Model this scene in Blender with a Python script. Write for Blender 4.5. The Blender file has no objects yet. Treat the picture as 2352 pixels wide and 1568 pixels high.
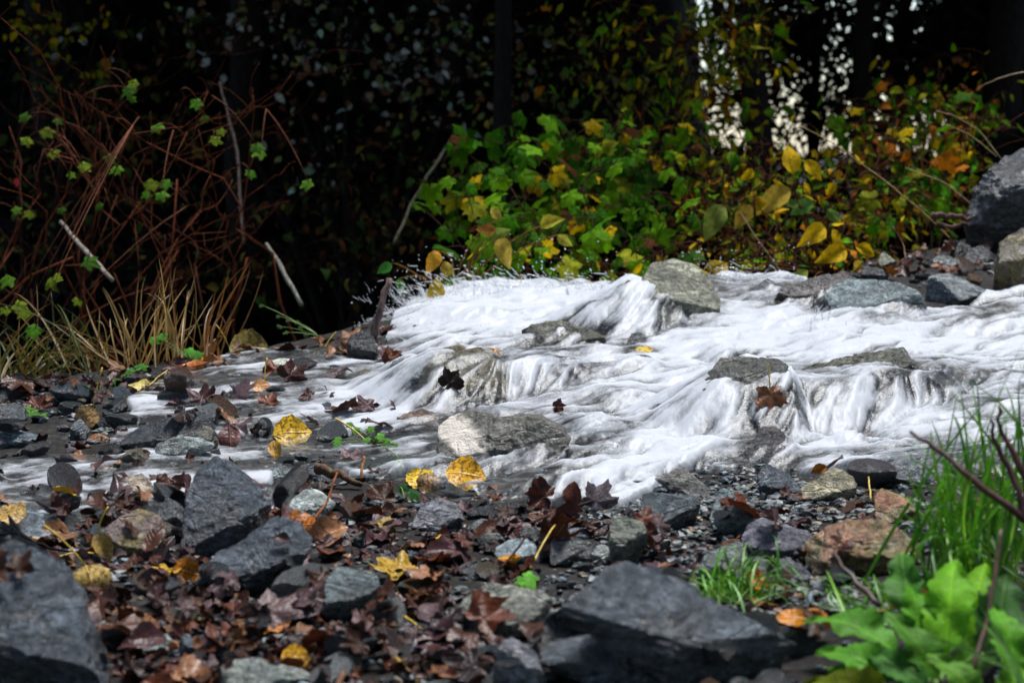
import bpy, math, random
import numpy as np
from mathutils import Vector, Matrix, Quaternion

random.seed(7)
RNG = np.random.default_rng(7)
scene = bpy.context.scene
col = scene.collection
R = math.radians

# ------------------------------------------------------------------ camera, sky, sun, exposure
W, H = 2352.0, 1568.0                       # units in which positions were measured
LENS = 70.0
FPX = LENS / 36.0 * W
PITCH = R(5.5)
CZ = 0.75
CP, SP = math.cos(PITCH), math.sin(PITCH)
cam_d = bpy.data.cameras.new('camera')
cam_d.lens = LENS
cam_d.sensor_width = 36.0
cam_d.clip_start = 0.05
cam_d.clip_end = 1000
cam_d.dof.use_dof = True
cam_d.dof.focus_distance = 4.0
cam_d.dof.aperture_fstop = 5.2
cam = bpy.data.objects.new('camera', cam_d)
cam.location = (0, 0, CZ)
cam.rotation_euler = (R(90) - PITCH, 0, 0)
col.objects.link(cam)
scene.camera = cam

SUN_EL, SUN_AZ = R(74), R(35)
world = bpy.data.worlds.new('World')
scene.world = world
world.use_nodes = True
wt = world.node_tree
wt.nodes.clear()
wo = wt.nodes.new('ShaderNodeOutputWorld')
wb = wt.nodes.new('ShaderNodeBackground')
sky = wt.nodes.new('ShaderNodeTexSky')
sky.sky_type = 'NISHITA'
sky.sun_disc = False
sky.sun_elevation = SUN_EL
sky.sun_rotation = SUN_AZ
sky.dust_density = 0.6
sky.air_density = 1.0
hs = wt.nodes.new('ShaderNodeHueSaturation')
hs.inputs['Saturation'].default_value = 0.95
wt.links.new(sky.outputs[0], hs.inputs['Color'])
wt.links.new(hs.outputs[0], wb.inputs['Color'])
wb.inputs['Strength'].default_value = 0.05
wt.links.new(wb.outputs[0], wo.inputs['Surface'])

sun_d = bpy.data.lights.new('sun', 'SUN')
sun_d.energy = 1.5
sun_d.angle = R(20)
sun_d.color = (1.0, 0.98, 0.95)
sun = bpy.data.objects.new('sun', sun_d)
sdir = Vector((math.cos(SUN_EL) * math.sin(SUN_AZ), math.cos(SUN_EL) * math.cos(SUN_AZ), math.sin(SUN_EL)))
sun.rotation_euler = sdir.to_track_quat('Z', 'Y').to_euler()
sun.location = (0, 3, 12)
col.objects.link(sun)

vs = scene.view_settings
vs.view_transform = 'Standard'
vs.look = 'None'
vs.gamma = 1.0
vs.use_curve_mapping = False
vs.exposure = 2.0
scene.cycles.max_bounces = 8
scene.cycles.transparent_max_bounces = 24
scene.cycles.use_denoising = True
scene.cycles.caustics_reflective = False
scene.cycles.caustics_refractive = False

# ------------------------------------------------------------------ geometry helpers
def P(px, py, d):
    """world point seen at (px, py) at forward distance d"""
    rx = (px - W / 2) / FPX
    ry = (H / 2 - py) / FPX
    return np.array([d * rx, d * (CP + ry * SP), CZ + d * (-SP + ry * CP)])

def project(X, Y, Z):
    z = Z - CZ
    d = Y * CP - z * SP
    u = Y * SP + z * CP
    return W / 2 + X / d * FPX, H / 2 - u / d * FPX, d

def _hash(ix, iy, iz, seed):
    h = (ix * 374761393 + iy * 668265263 + iz * 1440662683 + seed * 974711) & 0xffffffff
    h = ((h ^ (h >> 13)) * 1274126177) & 0xffffffff
    h = ((h ^ (h >> 16)) * 2246822519) & 0xffffffff
    return ((h ^ (h >> 15)) & 0xffffff) / float(0xffffff)

def vnoise(p, seed=0):
    p = np.asarray(p, float)
    ip = np.floor(p).astype(np.int64)
    f = p - ip
    u = f * f * (3 - 2 * f)
    r = 0
    for dx in (0, 1):
        wx = u[..., 0] if dx else 1 - u[..., 0]
        for dy in (0, 1):
            wy = u[..., 1] if dy else 1 - u[..., 1]
            for dz in (0, 1):
                wz = u[..., 2] if dz else 1 - u[..., 2]
                r = r + wx * wy * wz * _hash(ip[..., 0] + dx, ip[..., 1] + dy, ip[..., 2] + dz, seed)
    return r * 2 - 1

def fbm(p, seed=0, octs=4, gain=0.5):
    p = np.asarray(p, float)
    a, r, s = 1.0, 0, 0
    for k in range(octs):
        r = r + a * vnoise(p * 2 ** k + 17.3 * k, seed + k)
        s += a
        a *= gain
    return r / s

def sstep(a, b, x):
    t = np.clip((x - a) / (b - a), 0, 1)
    return t * t * (3 - 2 * t)

def mesh_from(name, V, F, smooth=True, mat=None, uv=None):
    m = bpy.data.meshes.new(name)
    V = np.asarray(V, dtype=np.float32)
    if isinstance(F, np.ndarray):
        n, k = F.shape
        m.vertices.add(len(V))
        m.vertices.foreach_set('co', V.ravel())
        m.loops.add(n * k)
        m.loops.foreach_set('vertex_index', F.astype(np.int32).ravel())
        m.polygons.add(n)
        m.polygons.foreach_set('loop_start', np.arange(0, n * k, k, dtype=np.int32))
        m.polygons.foreach_set('loop_total', np.full(n, k, dtype=np.int32))
        m.update(calc_edges=True)
    else:
        m.from_pydata([tuple(v) for v in V], [], F)
    if smooth:
        m.polygons.foreach_set('use_smooth', np.ones(len(m.polygons), dtype=bool))
    if uv is not None:
        a = m.attributes.new('luv', 'FLOAT_VECTOR', 'POINT')
        a.data.foreach_set('vector', np.asarray(uv, np.float32).ravel())
    if mat:
        m.materials.append(mat)
    return m

def obj(name, mesh, parent=None, loc=None, color=None, matrix=None):
    o = bpy.data.objects.new(name, mesh)
    col.objects.link(o)
    if matrix is not None:
        o.matrix_world = matrix
    elif loc is not None:
        o.location = loc
    if color is not None:
        o.color = (color[0], color[1], color[2], 1)
    if parent is not None:
        o.parent = parent
        o.matrix_parent_inverse = Matrix.Translation(-Vector(parent.location))
    return o

LABELS = {}
def tag(o, label, cat, group=None, kind=None):
    o['label'] = label
    o['category'] = cat
    if group:
        o['group'] = group
    if kind:
        o['kind'] = kind
    return o

def empty(name, loc, label, cat, group=None):
    o = bpy.data.objects.new(name, None)
    o.location = tuple(loc)
    o.empty_display_size = 0.05
    col.objects.link(o)
    return tag(o, label, cat, group)

class MB:
    """collects vertices and faces of one mesh"""
    def __init__(self):
        self.V, self.F, self.C, self.UV = [], [], [], []
    def add(self, V, F, c=None, uv=None):
        b = len(self.V)
        self.V.extend([tuple(v) for v in V])
        self.F.extend([tuple(i + b for i in f) for f in F])
        if c is not None:
            self.C.extend([c] * len(V))
        if uv is not None:
            self.UV.extend([tuple(u) for u in uv])
    def mesh(self, name, mat, smooth=True):
        m = mesh_from(name, self.V, self.F, smooth, mat)
        if self.C:
            a = m.attributes.new('tint', 'FLOAT_COLOR', 'POINT')
            a.data.foreach_set('color', np.array([(c[0], c[1], c[2], 1) for c in self.C], np.float32).ravel())
        if self.UV:
            a = m.attributes.new('luv', 'FLOAT_VECTOR', 'POINT')
            a.data.foreach_set('vector', np.array(self.UV, np.float32).ravel())
        return m

def tube(pts, radii, sides=6, rough=0.0, seed=0):
    pts = np.asarray(pts, float)
    n = len(pts)
    if np.isscalar(radii):
        radii = np.full(n, radii)
    T = np.gradient(pts, axis=0)
    T /= np.linalg.norm(T, axis=1)[:, None] + 1e-9
    ref = np.array([0.31, 0.2, 0.93]) if abs(T[0][2]) < 0.9 else np.array([1.0, 0.1, 0])
    V, F = [], []
    for i in range(n):
        a = np.cross(T[i], ref); a /= np.linalg.norm(a) + 1e-9
        b = np.cross(T[i], a)
        for k in range(sides):
            t = 2 * math.pi * k / sides
            r = radii[i]
            if rough:
                r *= 1 + rough * math.sin(seed + i * 1.7 + k * 2.3) * math.cos(i * 0.9 - k * 1.1 + seed)
            V.append(pts[i] + r * (math.cos(t) * a + math.sin(t) * b))
    for i in range(n - 1):
        for k in range(sides):
            k2 = (k + 1) % sides
            F.append((i * sides + k, i * sides + k2, (i + 1) * sides + k2, (i + 1) * sides + k))
    F.append(tuple(range(sides - 1, -1, -1)))
    F.append(tuple((n - 1) * sides + k for k in range(sides)))
    return V, F

def curve_pts(a, b, bend=(0, 0, 0), n=8, jitter=0.0):
    a, b, bend = map(lambda v: np.asarray(v, float), (a, b, bend))
    t = np.linspace(0, 1, n)[:, None]
    p = a * (1 - t) + b * t + bend * (4 * t * (1 - t))
    if jitter:
        j = RNG.normal(0, jitter, p.shape)
        j[0] = 0
        p = p + j
    return p

def ico(level):
    t = (1 + 5 ** 0.5) / 2
    V = [(-1, t, 0), (1, t, 0), (-1, -t, 0), (1, -t, 0), (0, -1, t), (0, 1, t), (0, -1, -t), (0, 1, -t), (t, 0, -1), (t, 0, 1), (-t, 0, -1), (-t, 0, 1)]
    F = [(0, 11, 5), (0, 5, 1), (0, 1, 7), (0, 7, 10), (0, 10, 11), (1, 5, 9), (5, 11, 4), (11, 10, 2), (10, 7, 6), (7, 1, 8),
         (3, 9, 4), (3, 4, 2), (3, 2, 6), (3, 6, 8), (3, 8, 9), (4, 9, 5), (2, 4, 11), (6, 2, 10), (8, 6, 7), (9, 8, 1)]
    V = [np.array(v) / np.linalg.norm(v) for v in V]
    for _ in range(level):
        cache, G = {}, []
        def mid(a, b):
            k = (min(a, b), max(a, b))
            if k not in cache:
                m = V[a] + V[b]
                V.append(m / np.linalg.norm(m))
                cache[k] = len(V) - 1
            return cache[k]
        for a, b, c in F:
            ab, bc, ca = mid(a, b), mid(b, c), mid(c, a)
            G += [(a, ab, ca), (b, bc, ab), (c, ca, bc), (ab, bc, ca)]
        F = G
    return np.array(V), np.array(F)
ICO = {k: ico(k) for k in (1, 2, 3, 4, 5)}

# ------------------------------------------------------------------ materials
class NT:
    def __init__(self, name):
        self.mat = bpy.data.materials.new(name)
        self.mat.use_nodes = True
        self.t = self.mat.node_tree
        self.t.nodes.clear()
        self.out = self.t.nodes.new('ShaderNodeOutputMaterial')
    def n(self, typ, props=None, **inp):
        nd = self.t.nodes.new('ShaderNode' + typ)
        for k, v in (props or {}).items():
            setattr(nd, k, v)
        for k, v in inp.items():
            key = k.replace('_', ' ')
            s = nd.inputs[int(k[1:])] if k[0] == 'i' and k[1:].isdigit() else nd.inputs[key]
            self.set(s, v)
        return nd
    def set(self, s, v):
        if isinstance(v, bpy.types.NodeSocket):
            self.t.links.new(v, s)
        elif hasattr(v, 'outputs'):
            self.t.links.new(v.outputs[0], s)
        else:
            if isinstance(v, tuple) and len(v) == 3 and s.type == 'RGBA':
                v = (*v, 1)
            s.default_value = v
    def ramp(self, fac, stops):
        r = self.n('ValToRGB')
        self.set(r.inputs[0], fac)
        e = r.color_ramp.elements
        while len(e) > 1:
            e.remove(e[0])
        for i, (p, c) in enumerate(stops):
            x = e[0] if i == 0 else e.new(p)
            x.position = p
            if not isinstance(c, tuple):
                c = (c, c, c)
            x.color = (*c, 1)
        return r.outputs[0]
    def mix(self, fac, a, b, blend='MIX'):
        m = self.n('Mix', {'data_type': 'RGBA', 'blend_type': blend})
        self.set(m.inputs[0], fac); self.set(m.inputs[6], a); self.set(m.inputs[7], b)
        return m.outputs[2]
    def math(self, op, a, b=0.0, clamp=False):
        m = self.n('Math', {'operation': op, 'use_clamp': clamp})
        self.set(m.inputs[0], a); self.set(m.inputs[1], b)
        return m.outputs[0]
    def noise(self, vec, scale, detail=4, rough=0.55, dist=0.0):
        return self.n('TexNoise', Vector=vec, Scale=scale, Detail=float(detail), Roughness=rough, Distortion=dist).outputs[0]
    def finish(self, sh):
        self.set(self.out.inputs['Surface'], sh)
        return self.mat

def rock_mat(name, style='plain'):
    t = NT(name)
    tc = t.n('TexCoord').outputs['Object']
    oi = t.n('ObjectInfo')
    base = oi.outputs['Color']
    off = t.n('VectorMath', {'operation': 'ADD'}, i0=tc, i1=t.n('CombineXYZ', X=t.math('MULTIPLY', oi.outputs['Random'], 40.0), Y=oi.outputs['Random'], Z=0.0)).outputs[0]
    mp = t.n('Mapping', Vector=off, Scale=(1, 1, 2.6), Rotation=(0.4, 0.25, 0.3)).outputs[0]
    big = t.noise(mp, 9, 5, 0.6, 0.6)
    fine = t.noise(off, 70, 6, 0.7)
    spk = t.noise(off, 260, 3, 0.8)
    v = t.ramp(big, [(0.32, 0.30), (0.47, 0.8), (0.56, 1.05), (0.70, 1.9)])
    c = t.mix(1.0, base, v, 'MULTIPLY')
    v2 = t.ramp(fine, [(0.34, 0.30), (0.52, 1.0), (0.70, 1.9)])
    c = t.mix(1.0, c, v2, 'MULTIPLY')
    v3 = t.ramp(spk, [(0.32, 0.45), (0.68, 1.5)])
    c = t.mix(0.8, c, v3, 'MULTIPLY')
    # cracks along the bedding
    wv = t.n('VectorMath', {'operation': 'ADD'}, i0=mp, i1=t.n('VectorMath', {'operation': 'SCALE'}, i0=t.n('TexNoise', Vector=mp, Scale=14.0).outputs['Color'], Scale=0.07)).outputs[0]
    cr = t.n('TexVoronoi', {'feature': 'DISTANCE_TO_EDGE'}, Vector=wv, Scale=13.0).outputs[0]
    crack = t.math('MULTIPLY', t.ramp(cr, [(0.0, 1.0), (0.05, 0.0)]), t.ramp(big, [(0.45, 0.0), (0.6, 1.0)]))
    c = t.mix(t.math('MULTIPLY', crack, 0.3), c, (0.006, 0.006, 0.006))
    # a few pale veins
    vn = t.noise(mp, 6, 3, 0.5, 1.5)
    vein = t.ramp(vn, [(0.485, 0.0), (0.5, 1.0), (0.515, 0.0)])
    c = t.mix(t.math('MULTIPLY', vein, 0.22), c, (0.32, 0.32, 0.31))
    if style == 'quartz':
        sx = t.n('SeparateXYZ', Vector=tc)
        w = t.math('ADD', t.math('SUBTRACT', sx.outputs[0], t.math('MULTIPLY', sx.outputs[2], -0.9)), t.math('MULTIPLY', t.math('SUBTRACT', t.noise(tc, 14, 3), 0.5), 0.10))
        band = t.ramp(t.math('ADD', t.math('MULTIPLY', w, 4.0), 0.75), [(0.30, 0.0), (0.36, 1.0), (0.56, 1.0), (0.64, 0.0)])
        hole = t.ramp(t.noise(tc, 30, 3), [(0.34, 0.0), (0.42, 1.0)])
        c = t.mix(t.math('MULTIPLY', band, hole), c, (0.82, 0.74, 0.64))
    if style == 'rust':
        m = t.ramp(t.noise(tc, 16, 4, 0.6), [(0.42, 0.0), (0.58, 1.0)])
        c = t.mix(m, c, t.mix(1.0, (0.20, 0.16, 0.06), v2, 'MULTIPLY'))
        m2 = t.ramp(t.noise(off, 40, 4, 0.6), [(0.6, 0.0), (0.66, 0.7)])
        c = t.mix(m2, c, (0.36, 0.32, 0.22))
    if style == 'moss':
        m = t.ramp(t.noise(off, 18, 5, 0.7), [(0.45, 0.0), (0.6, 1.0)])
        c = t.mix(t.math('MULTIPLY', m, 0.8), c, t.mix(1.0, (0.11, 0.105, 0.03), v2, 'MULTIPLY'))
    rg = t.ramp(fine, [(0.40, 0.10), (0.64, 0.38)])
    h = t.math('ADD', t.math('MULTIPLY', fine, 0.6), t.math('MULTIPLY', spk, 0.25))
    h = t.math('ADD', h, t.math('MULTIPLY', big, 1.6))
    h = t.math('SUBTRACT', h, t.math('MULTIPLY', crack, 0.25))
    bp = t.n('Bump', Strength=1.0, Distance=0.014, Height=h)
    return t.finish(t.n('BsdfPrincipled', Base_Color=c, Roughness=rg, Specular_IOR_Level=.65, Normal=bp))

M = {}
M['rock'] = rock_mat('wet_rock')
M['rock_quartz'] = rock_mat('quartz_banded_rock', 'quartz')
M['rock_rust'] = rock_mat('rusty_rock', 'rust')
M['rock_moss'] = rock_mat('mossy_rock', 'moss')

def leaf_mat(name, src, trans=0.3, rough=0.32, spots=0.6, spec=0.5, veins=0.35, st=(0.50, 0.60), ss=7.0):
    t = NT(name)
    if src == 'obj':
        oi = t.n('ObjectInfo')
        base = oi.outputs['Color']
        rnd = t.math('MULTIPLY', oi.outputs['Random'], 30.0)
    else:
        base = t.n('Attribute', {'attribute_name': 'tint'}).outputs['Color']
        rnd = 3.0
    uv = t.n('Attribute', {'attribute_name': 'luv'}).outputs['Vector']
    geo = t.n('NewGeometry')
    pos = t.n('VectorMath', {'operation': 'ADD'}, i0=uv, i1=t.n('CombineXYZ', X=rnd, Y=0.0, Z=0.0)).outputs[0]
    sx = t.n('SeparateXYZ', Vector=uv)
    ax = t.math('ABSOLUTE', sx.outputs[0])
    # midrib and side veins
    rib = t.ramp(ax, [(0.0, 1.0), (0.03, 0.0)])
    side = t.math('FRACT', t.math('MULTIPLY', t.math('SUBTRACT', sx.outputs[1], t.math('MULTIPLY', ax, 0.8)), 8.0))
    sv = t.ramp(side, [(0.0, 1.0), (0.10, 0.0), (0.94, 0.0), (1.0, 1.0)])
    vein = t.math('MAXIMUM', rib, t.math('MULTIPLY', sv, 0.5))
    mot = t.ramp(t.noise(pos, 3.2, 4, 0.65), [(0.3, 0.55), (0.55, 1.0), (0.75, 1.45)])
    c = t.mix(1.0, base, mot, 'MULTIPLY')
    sp = t.ramp(t.noise(pos, ss, 5, 0.7), [(st[0], 0.0), (st[1], 1.0)])
    c = t.mix(t.math('MULTIPLY', sp, spots), c, t.mix(0.82, c, (0.07, 0.022, 0.010)))
    c = t.mix(t.math('MULTIPLY', vein, veins), c, t.mix(1.0, c, (1.7, 1.5, 1.2), 'MULTIPLY'))
    hgt = t.math('ADD', t.math('MULTIPLY', vein, -0.6), t.noise(pos, 9, 3))
    bp = t.n('Bump', Strength=0.55, Distance=0.004, Height=hgt)
    pr = t.n('BsdfPrincipled', Base_Color=c, Roughness=rough, Specular_IOR_Level=spec, Normal=bp)
    tr = t.n('BsdfTranslucent', Color=c)
    return t.finish(t.n('MixShader', i0=trans, i1=pr, i2=tr))
M['leaf'] = leaf_mat('fresh_leaf', 'obj', 0.35, 0.6, 0.4, 0.05)
M['leaf_tint'] = leaf_mat('foliage_leaf', 'tint', 0.3, 0.6, 0.3, 0.05)
M['dock'] = leaf_mat('dock_leaf', 'obj', 0.4, 0.5, 0.15, 0.12, 0.8)
M['dead'] = leaf_mat('fallen_leaf_wet', 'obj', 0.1, 0.30, 0.75, 0.25)
M['dead_bright'] = leaf_mat('bright_fallen_leaf', 'obj', 0.15, 0.35, 0.95, 0.25, 0.35, (0.47, 0.56), 9.0)
M['dead_tint'] = leaf_mat('leaf_litter_wet', 'tint', 0.08, 0.30, 0.7, 0.2)

def simple_mat(name, rough=0.5, src='obj', scale=60, amp=0.6, stretch=(1, 1, 1), bump=0.3, spec=.5):
    t = NT(name)
    tc = t.n('TexCoord').outputs['Object']
    base = t.n('ObjectInfo').outputs['Color'] if src == 'obj' else t.n('Attribute', {'attribute_name': 'tint'}).outputs['Color']
    mp = t.n('Mapping', Vector=tc, Scale=stretch).outputs[0]
    n = t.noise(mp, scale, 5, 0.65)
    c = t.mix(1.0, base, t.ramp(n, [(0.3, 1 - amp), (0.7, 1 + amp)]), 'MULTIPLY')
    bp = t.n('Bump', Strength=bump, Distance=0.004, Height=n)
    return t.finish(t.n('BsdfPrincipled', Base_Color=c, Roughness=rough, Specular_IOR_Level=spec, Normal=bp))
M['stem'] = simple_mat('plant_stem', 0.45)
M['bark'] = simple_mat('bark', 0.75, scale=35, amp=0.7, stretch=(3, 3, 0.6), bump=0.8, spec=.08)
M['gravel'] = simple_mat('gravel_pebble', 0.4, 'tint', 140, 0.5, spec=.3)

def grass_mat():
    t = NT('grass_blade')
    base = t.n('ObjectInfo').outputs['Color']
    tc = t.n('TexCoord').outputs['Object']
    c = t.mix(1.0, base, t.ramp(t.noise(tc, 25, 2), [(0.3, 0.6), (0.7, 1.4)]), 'MULTIPLY')
    pr = t.n('BsdfPrincipled', Base_Color=c, Roughness=0.4)
    return t.finish(t.n('MixShader', i0=0.3, i1=pr, i2=t.n('BsdfTranslucent', Color=c)))
M['grass'] = grass_mat()

def ground_mat():
    t = NT('wet_forest_soil')
    tc = t.n('TexCoord').outputs['Object']
    vor = t.n('TexVoronoi', Vector=tc, Scale=48.0)
    n = t.noise(tc, 7, 5, 0.6)
    n2 = t.noise(tc, 90, 5, 0.7)
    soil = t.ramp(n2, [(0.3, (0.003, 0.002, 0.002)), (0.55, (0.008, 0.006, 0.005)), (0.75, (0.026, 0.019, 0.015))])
    peb = t.mix(1.0, t.ramp(t.n('SeparateColor', i0=vor.outputs['Color']).outputs[0], [(0.0, (0.012, 0.013, 0.014)), (0.5, (0.045, 0.05, 0.05)), (0.8, (0.055, 0.036, 0.022)), (1.0, (0.12, 0.125, 0.115))]),
                t.ramp(vor.outputs['Distance'], [(0.0, 1.0), (0.55, 0.75), (0.8, 0.1)]), 'MULTIPLY')
    wet = t.n('Attribute', {'attribute_name': 'bed'}).outputs['Fac']
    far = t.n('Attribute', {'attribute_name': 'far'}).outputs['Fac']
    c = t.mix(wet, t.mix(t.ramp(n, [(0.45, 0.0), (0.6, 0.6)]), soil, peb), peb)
    c = t.mix(far, c, t.mix(1.0, soil, (0.25, 0.25, 0.25), 'MULTIPLY'))  # soil beyond the stream painted darker to stand in for shade
    h = t.math('SUBTRACT', t.math('MULTIPLY', n2, 0.5), t.math('MULTIPLY', vor.outputs['Distance'], 0.7))
    bp = t.n('Bump', Strength=0.9, Distance=0.015, Height=h)
    return t.finish(t.n('BsdfPrincipled', Base_Color=c, Roughness=0.75, Specular_IOR_Level=0.25, Normal=bp))
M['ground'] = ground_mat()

def water_mat():
    t = NT('rushing_stream_water')
    foam = t.n('Attribute', {'attribute_name': 'foam'}).outputs['Fac']
    tc = t.n('TexCoord').outputs['Object']
    n = t.noise(tc, 160, 3, 0.7)
    a = t.math('ADD', foam, t.math('MULTIPLY', t.math('SUBTRACT', n, 0.5), 0.28), True)
    a = t.math('MULTIPLY', a, t.ramp(foam, [(0.0, 0.0), (0.12, 1.0)]), True)
    bp = t.n('Bump', Strength=0.35, Distance=0.004, Height=n)
    clear = t.n('MixShader', i0=t.n('Fresnel', IOR=1.33, Normal=bp), i1=t.n('BsdfTransparent', Color=(0.90, 0.93, 0.93)), i2=t.n('BsdfGlossy', Color=(0.95, 0.97, 1.0), Roughness=0.26, Normal=bp))
    white = t.n('MixShader', i0=0.45, i1=t.n('BsdfDiffuse', Color=(0.82, 0.86, 0.93)), i2=t.n('BsdfTranslucent', Color=(0.82, 0.86, 0.95)))
    white = t.n('MixShader', i0=0.03, i1=white, i2=t.n('BsdfGlossy', Roughness=0.35, Normal=bp))
    return t.finish(t.n('MixShader', i0=a, i1=clear, i2=white))
M['water'] = water_mat()

def spray_mat():
    t = NT('spray_droplets')
    clear = t.n('MixShader', i0=0.3, i1=t.n('BsdfTransparent', Color=(0.95, 0.97, 0.98)), i2=t.n('BsdfGlossy', Roughness=0.08))
    white = t.n('MixShader', i0=0.4, i1=t.n('BsdfDiffuse', Color=(0.86, 0.88, 0.9)), i2=t.n('BsdfTranslucent', Color=(0.86, 0.88, 0.9)))
    return t.finish(t.n('MixShader', i0=0.62, i1=clear, i2=white))
M['spray'] = spray_mat()

# ------------------------------------------------------------------ terrain
GP = [(-150, 1640, 2.45), (600, 1640, 2.45), (1200, 1640, 2.42), (1800, 1640, 2.36), (2500, 1640, 2.25),
      (-150, 1450, 2.8), (600, 1450, 2.8), (1200, 1450, 2.78), (1800, 1450, 2.7), (2400, 1450, 2.55),
      (-150, 1300, 3.15), (600, 1300, 3.15), (1200, 1300, 3.12), (1800, 1300, 3.08), (2350, 1300, 2.9),
      (-150, 1200, 3.42), (500, 1200, 3.42), (1100, 1190, 3.45), (1700, 1190, 3.4), (2300, 1180, 3.25),
      (0, 1100, 3.75), (700, 1100, 3.75), (1300, 1100, 3.72), (1800, 1100, 3.68), (2250, 1090, 3.6),
      (-100, 1000, 4.12), (600, 1000, 4.1), (1200, 1000, 4.05), (1700, 1000, 4.0), (2400, 1000, 3.95),
      (-100, 915, 4.5), (450, 895, 4.5), (900, 900, 4.45), (1400, 900, 4.4), (2000, 900, 4.35), (2500, 900, 4.35),
      (-150, 880, 4.85), (430, 848, 4.75), (850, 800, 4.85), (1200, 800, 4.8), (1700, 800, 4.75), (2300, 800, 4.8),
      (950, 722, 5.15), (1300, 715, 5.15), (1700, 720, 5.1), (2100, 715, 5.15), (2450, 700, 5.2),
      (1050, 672, 5.45), (1350, 675, 5.45), (1600, 665, 5.4), (1900, 652, 5.5), (2200, 620, 5.6), (2400, 600, 5.6),
      (2200, 565, 5.95), (2420, 480, 6.2)]
XYZ = [P(*g) for g in GP]
XYZ += [np.array(v) for v in [(-2.2, 5.6, .05), (-1.2, 5.5, .08), (-0.5, 5.7, .1), (-2, 6.4, -.05), (-1, 6.4, -.05), (0, 6.3, .1), (.7, 6.4, .18), (1.2, 6.6, .28),
        (-2, 8, -.2), (0, 8, -.2), (1.5, 8, -.05), (2.5, 7.6, .3), (3.4, 7.5, .7), (-3.2, 4, .2), (-3, 2.5, .1), (3, 3, .3), (3.2, 5, .55), (-3, .6, 0), (3, .6, .1), (0, .6, -.02), (-3.4, 6.5, 0.0)]]
XYZ = np.array(XYZ)
def _tps(r2):
    return 0.5 * r2 * np.log(r2 + 1e-9)
_n = len(XYZ)
_A = np.zeros((_n + 3, _n + 3))
_d2 = ((XYZ[:, None, :2] - XYZ[None, :, :2]) ** 2).sum(-1)
_A[:_n, :_n] = _tps(_d2) + np.eye(_n) * 0.004
_A[:_n, _n:] = np.c_[np.ones(_n), XYZ[:, :2]]
_A[_n:, :_n] = _A[:_n, _n:].T
_w = np.linalg.solve(_A, np.r_[XYZ[:, 2], 0, 0, 0])
def zbase(x, y):
    x = np.asarray(x, float); y = np.asarray(y, float)
    xc = np.clip(x, -3.4, 3.4); yc = np.clip(y, 0.5, 8.2)
    out = np.zeros(xc.shape)
    fx, fy = xc.ravel(), yc.ravel()
    r = np.zeros(fx.shape)
    for s in range(0, len(fx), 40000):
        a, b = fx[s:s + 40000], fy[s:s + 40000]
        d2 = (a[:, None] - XYZ[None, :, 0]) ** 2 + (b[:, None] - XYZ[None, :, 1]) ** 2
        r[s:s + 40000] = _tps(d2) @ _w[:_n] + _w[_n] + _w[_n + 1] * a + _w[_n + 2] * b
    return r.reshape(xc.shape)
def zter(x, y):
    x = np.asarray(x, float); y = np.asarray(y, float)
    z = zbase(x, y)
    fade = 1 - sstep(8, 14, y)
    z = z * fade + (1 - fade) * -0.3
    t = x / np.maximum(y, 1.0)
    gap = sstep(0.075, 0.105, t) * (1 - sstep(0.215, 0.25, t))
    added_hill = np.clip((y - 9.0) * 0.9, 0, 5) * (1 - sstep(40, 70, y)) * (1 - gap)  # hill added behind the shrubs as a black fill that blocks the sky
    p = np.stack([x, y, np.zeros_like(x)], -1)
    near = 1 - sstep(6.0, 8.0, y)
    z = z + added_hill * (1 + 0.25 * fbm(p * 0.5, 5)) + 0.012 * fbm(p * 6, 3) * near + 0.006 * fbm(p * 22, 9) * near
    return z

def spaced(lo, hi, a, b, step, grow=1.25):
    c = list(np.arange(lo, hi + 1e-6, step))
    s, v = step, hi
    while v < b:
        s *= grow; v += s; c.append(v)
    s, v = step, lo
    while v > a:
        s *= grow; v -= s; c.insert(0, v)
    return np.array(c)
gx = spaced(-1.7, 2.0, -160, 160, 0.022)
gy = spaced(2.0, 6.3, -40, 300, 0.03)
GX, GY = np.meshgrid(gx, gy)
GZ = zter(GX, GY)
nx, ny = len(gx), len(gy)
idx = np.arange(nx * ny).reshape(ny, nx)
Fq = np.stack([idx[:-1, :-1], idx[:-1, 1:], idx[1:, 1:], idx[1:, :-1]], -1).reshape(-1, 4)
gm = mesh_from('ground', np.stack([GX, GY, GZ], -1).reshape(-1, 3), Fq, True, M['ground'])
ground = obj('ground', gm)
ground['kind'] = 'structure'

_qx = np.arange(-2.6, 2.9, 0.02); _qy = np.arange(1.6, 9.0, 0.02)
_QZ = zter(*np.meshgrid(_qx, _qy))
def zq(x, y):
    fx = np.clip((np.asarray(x) + 2.6) / .02, 0, len(_qx) - 2.001); fy = np.clip((np.asarray(y) - 1.6) / .02, 0, len(_qy) - 2.001)
    i, j = fx.astype(int), fy.astype(int); u, v = fx - i, fy - j
    return (_QZ[j, i] * (1 - u) + _QZ[j, i + 1] * u) * (1 - v) + (_QZ[j + 1, i] * (1 - u) + _QZ[j + 1, i + 1] * u) * v
_ds = np.arange(1.9, 8.9, 0.015)
def hit(px, py):
    """where the sight line through (px, py) meets the terrain"""
    rx = (px - W / 2) / FPX; ry = (H / 2 - py) / FPX
    X = _ds * rx; Y = _ds * (CP + ry * SP); Z = CZ + _ds * (-SP + ry * CP)
    g = zq(X, Y)
    k = np.argmax(Z <= g)
    if Z[k] > g[k]:
        return P(px, py, 5.6)
    return np.array([X[k], Y[k], g[k]])
def hit_d(px, py):
    p = hit(px, py)
    return float(p[1] * CP - (p[2] - CZ) * SP)

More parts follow.
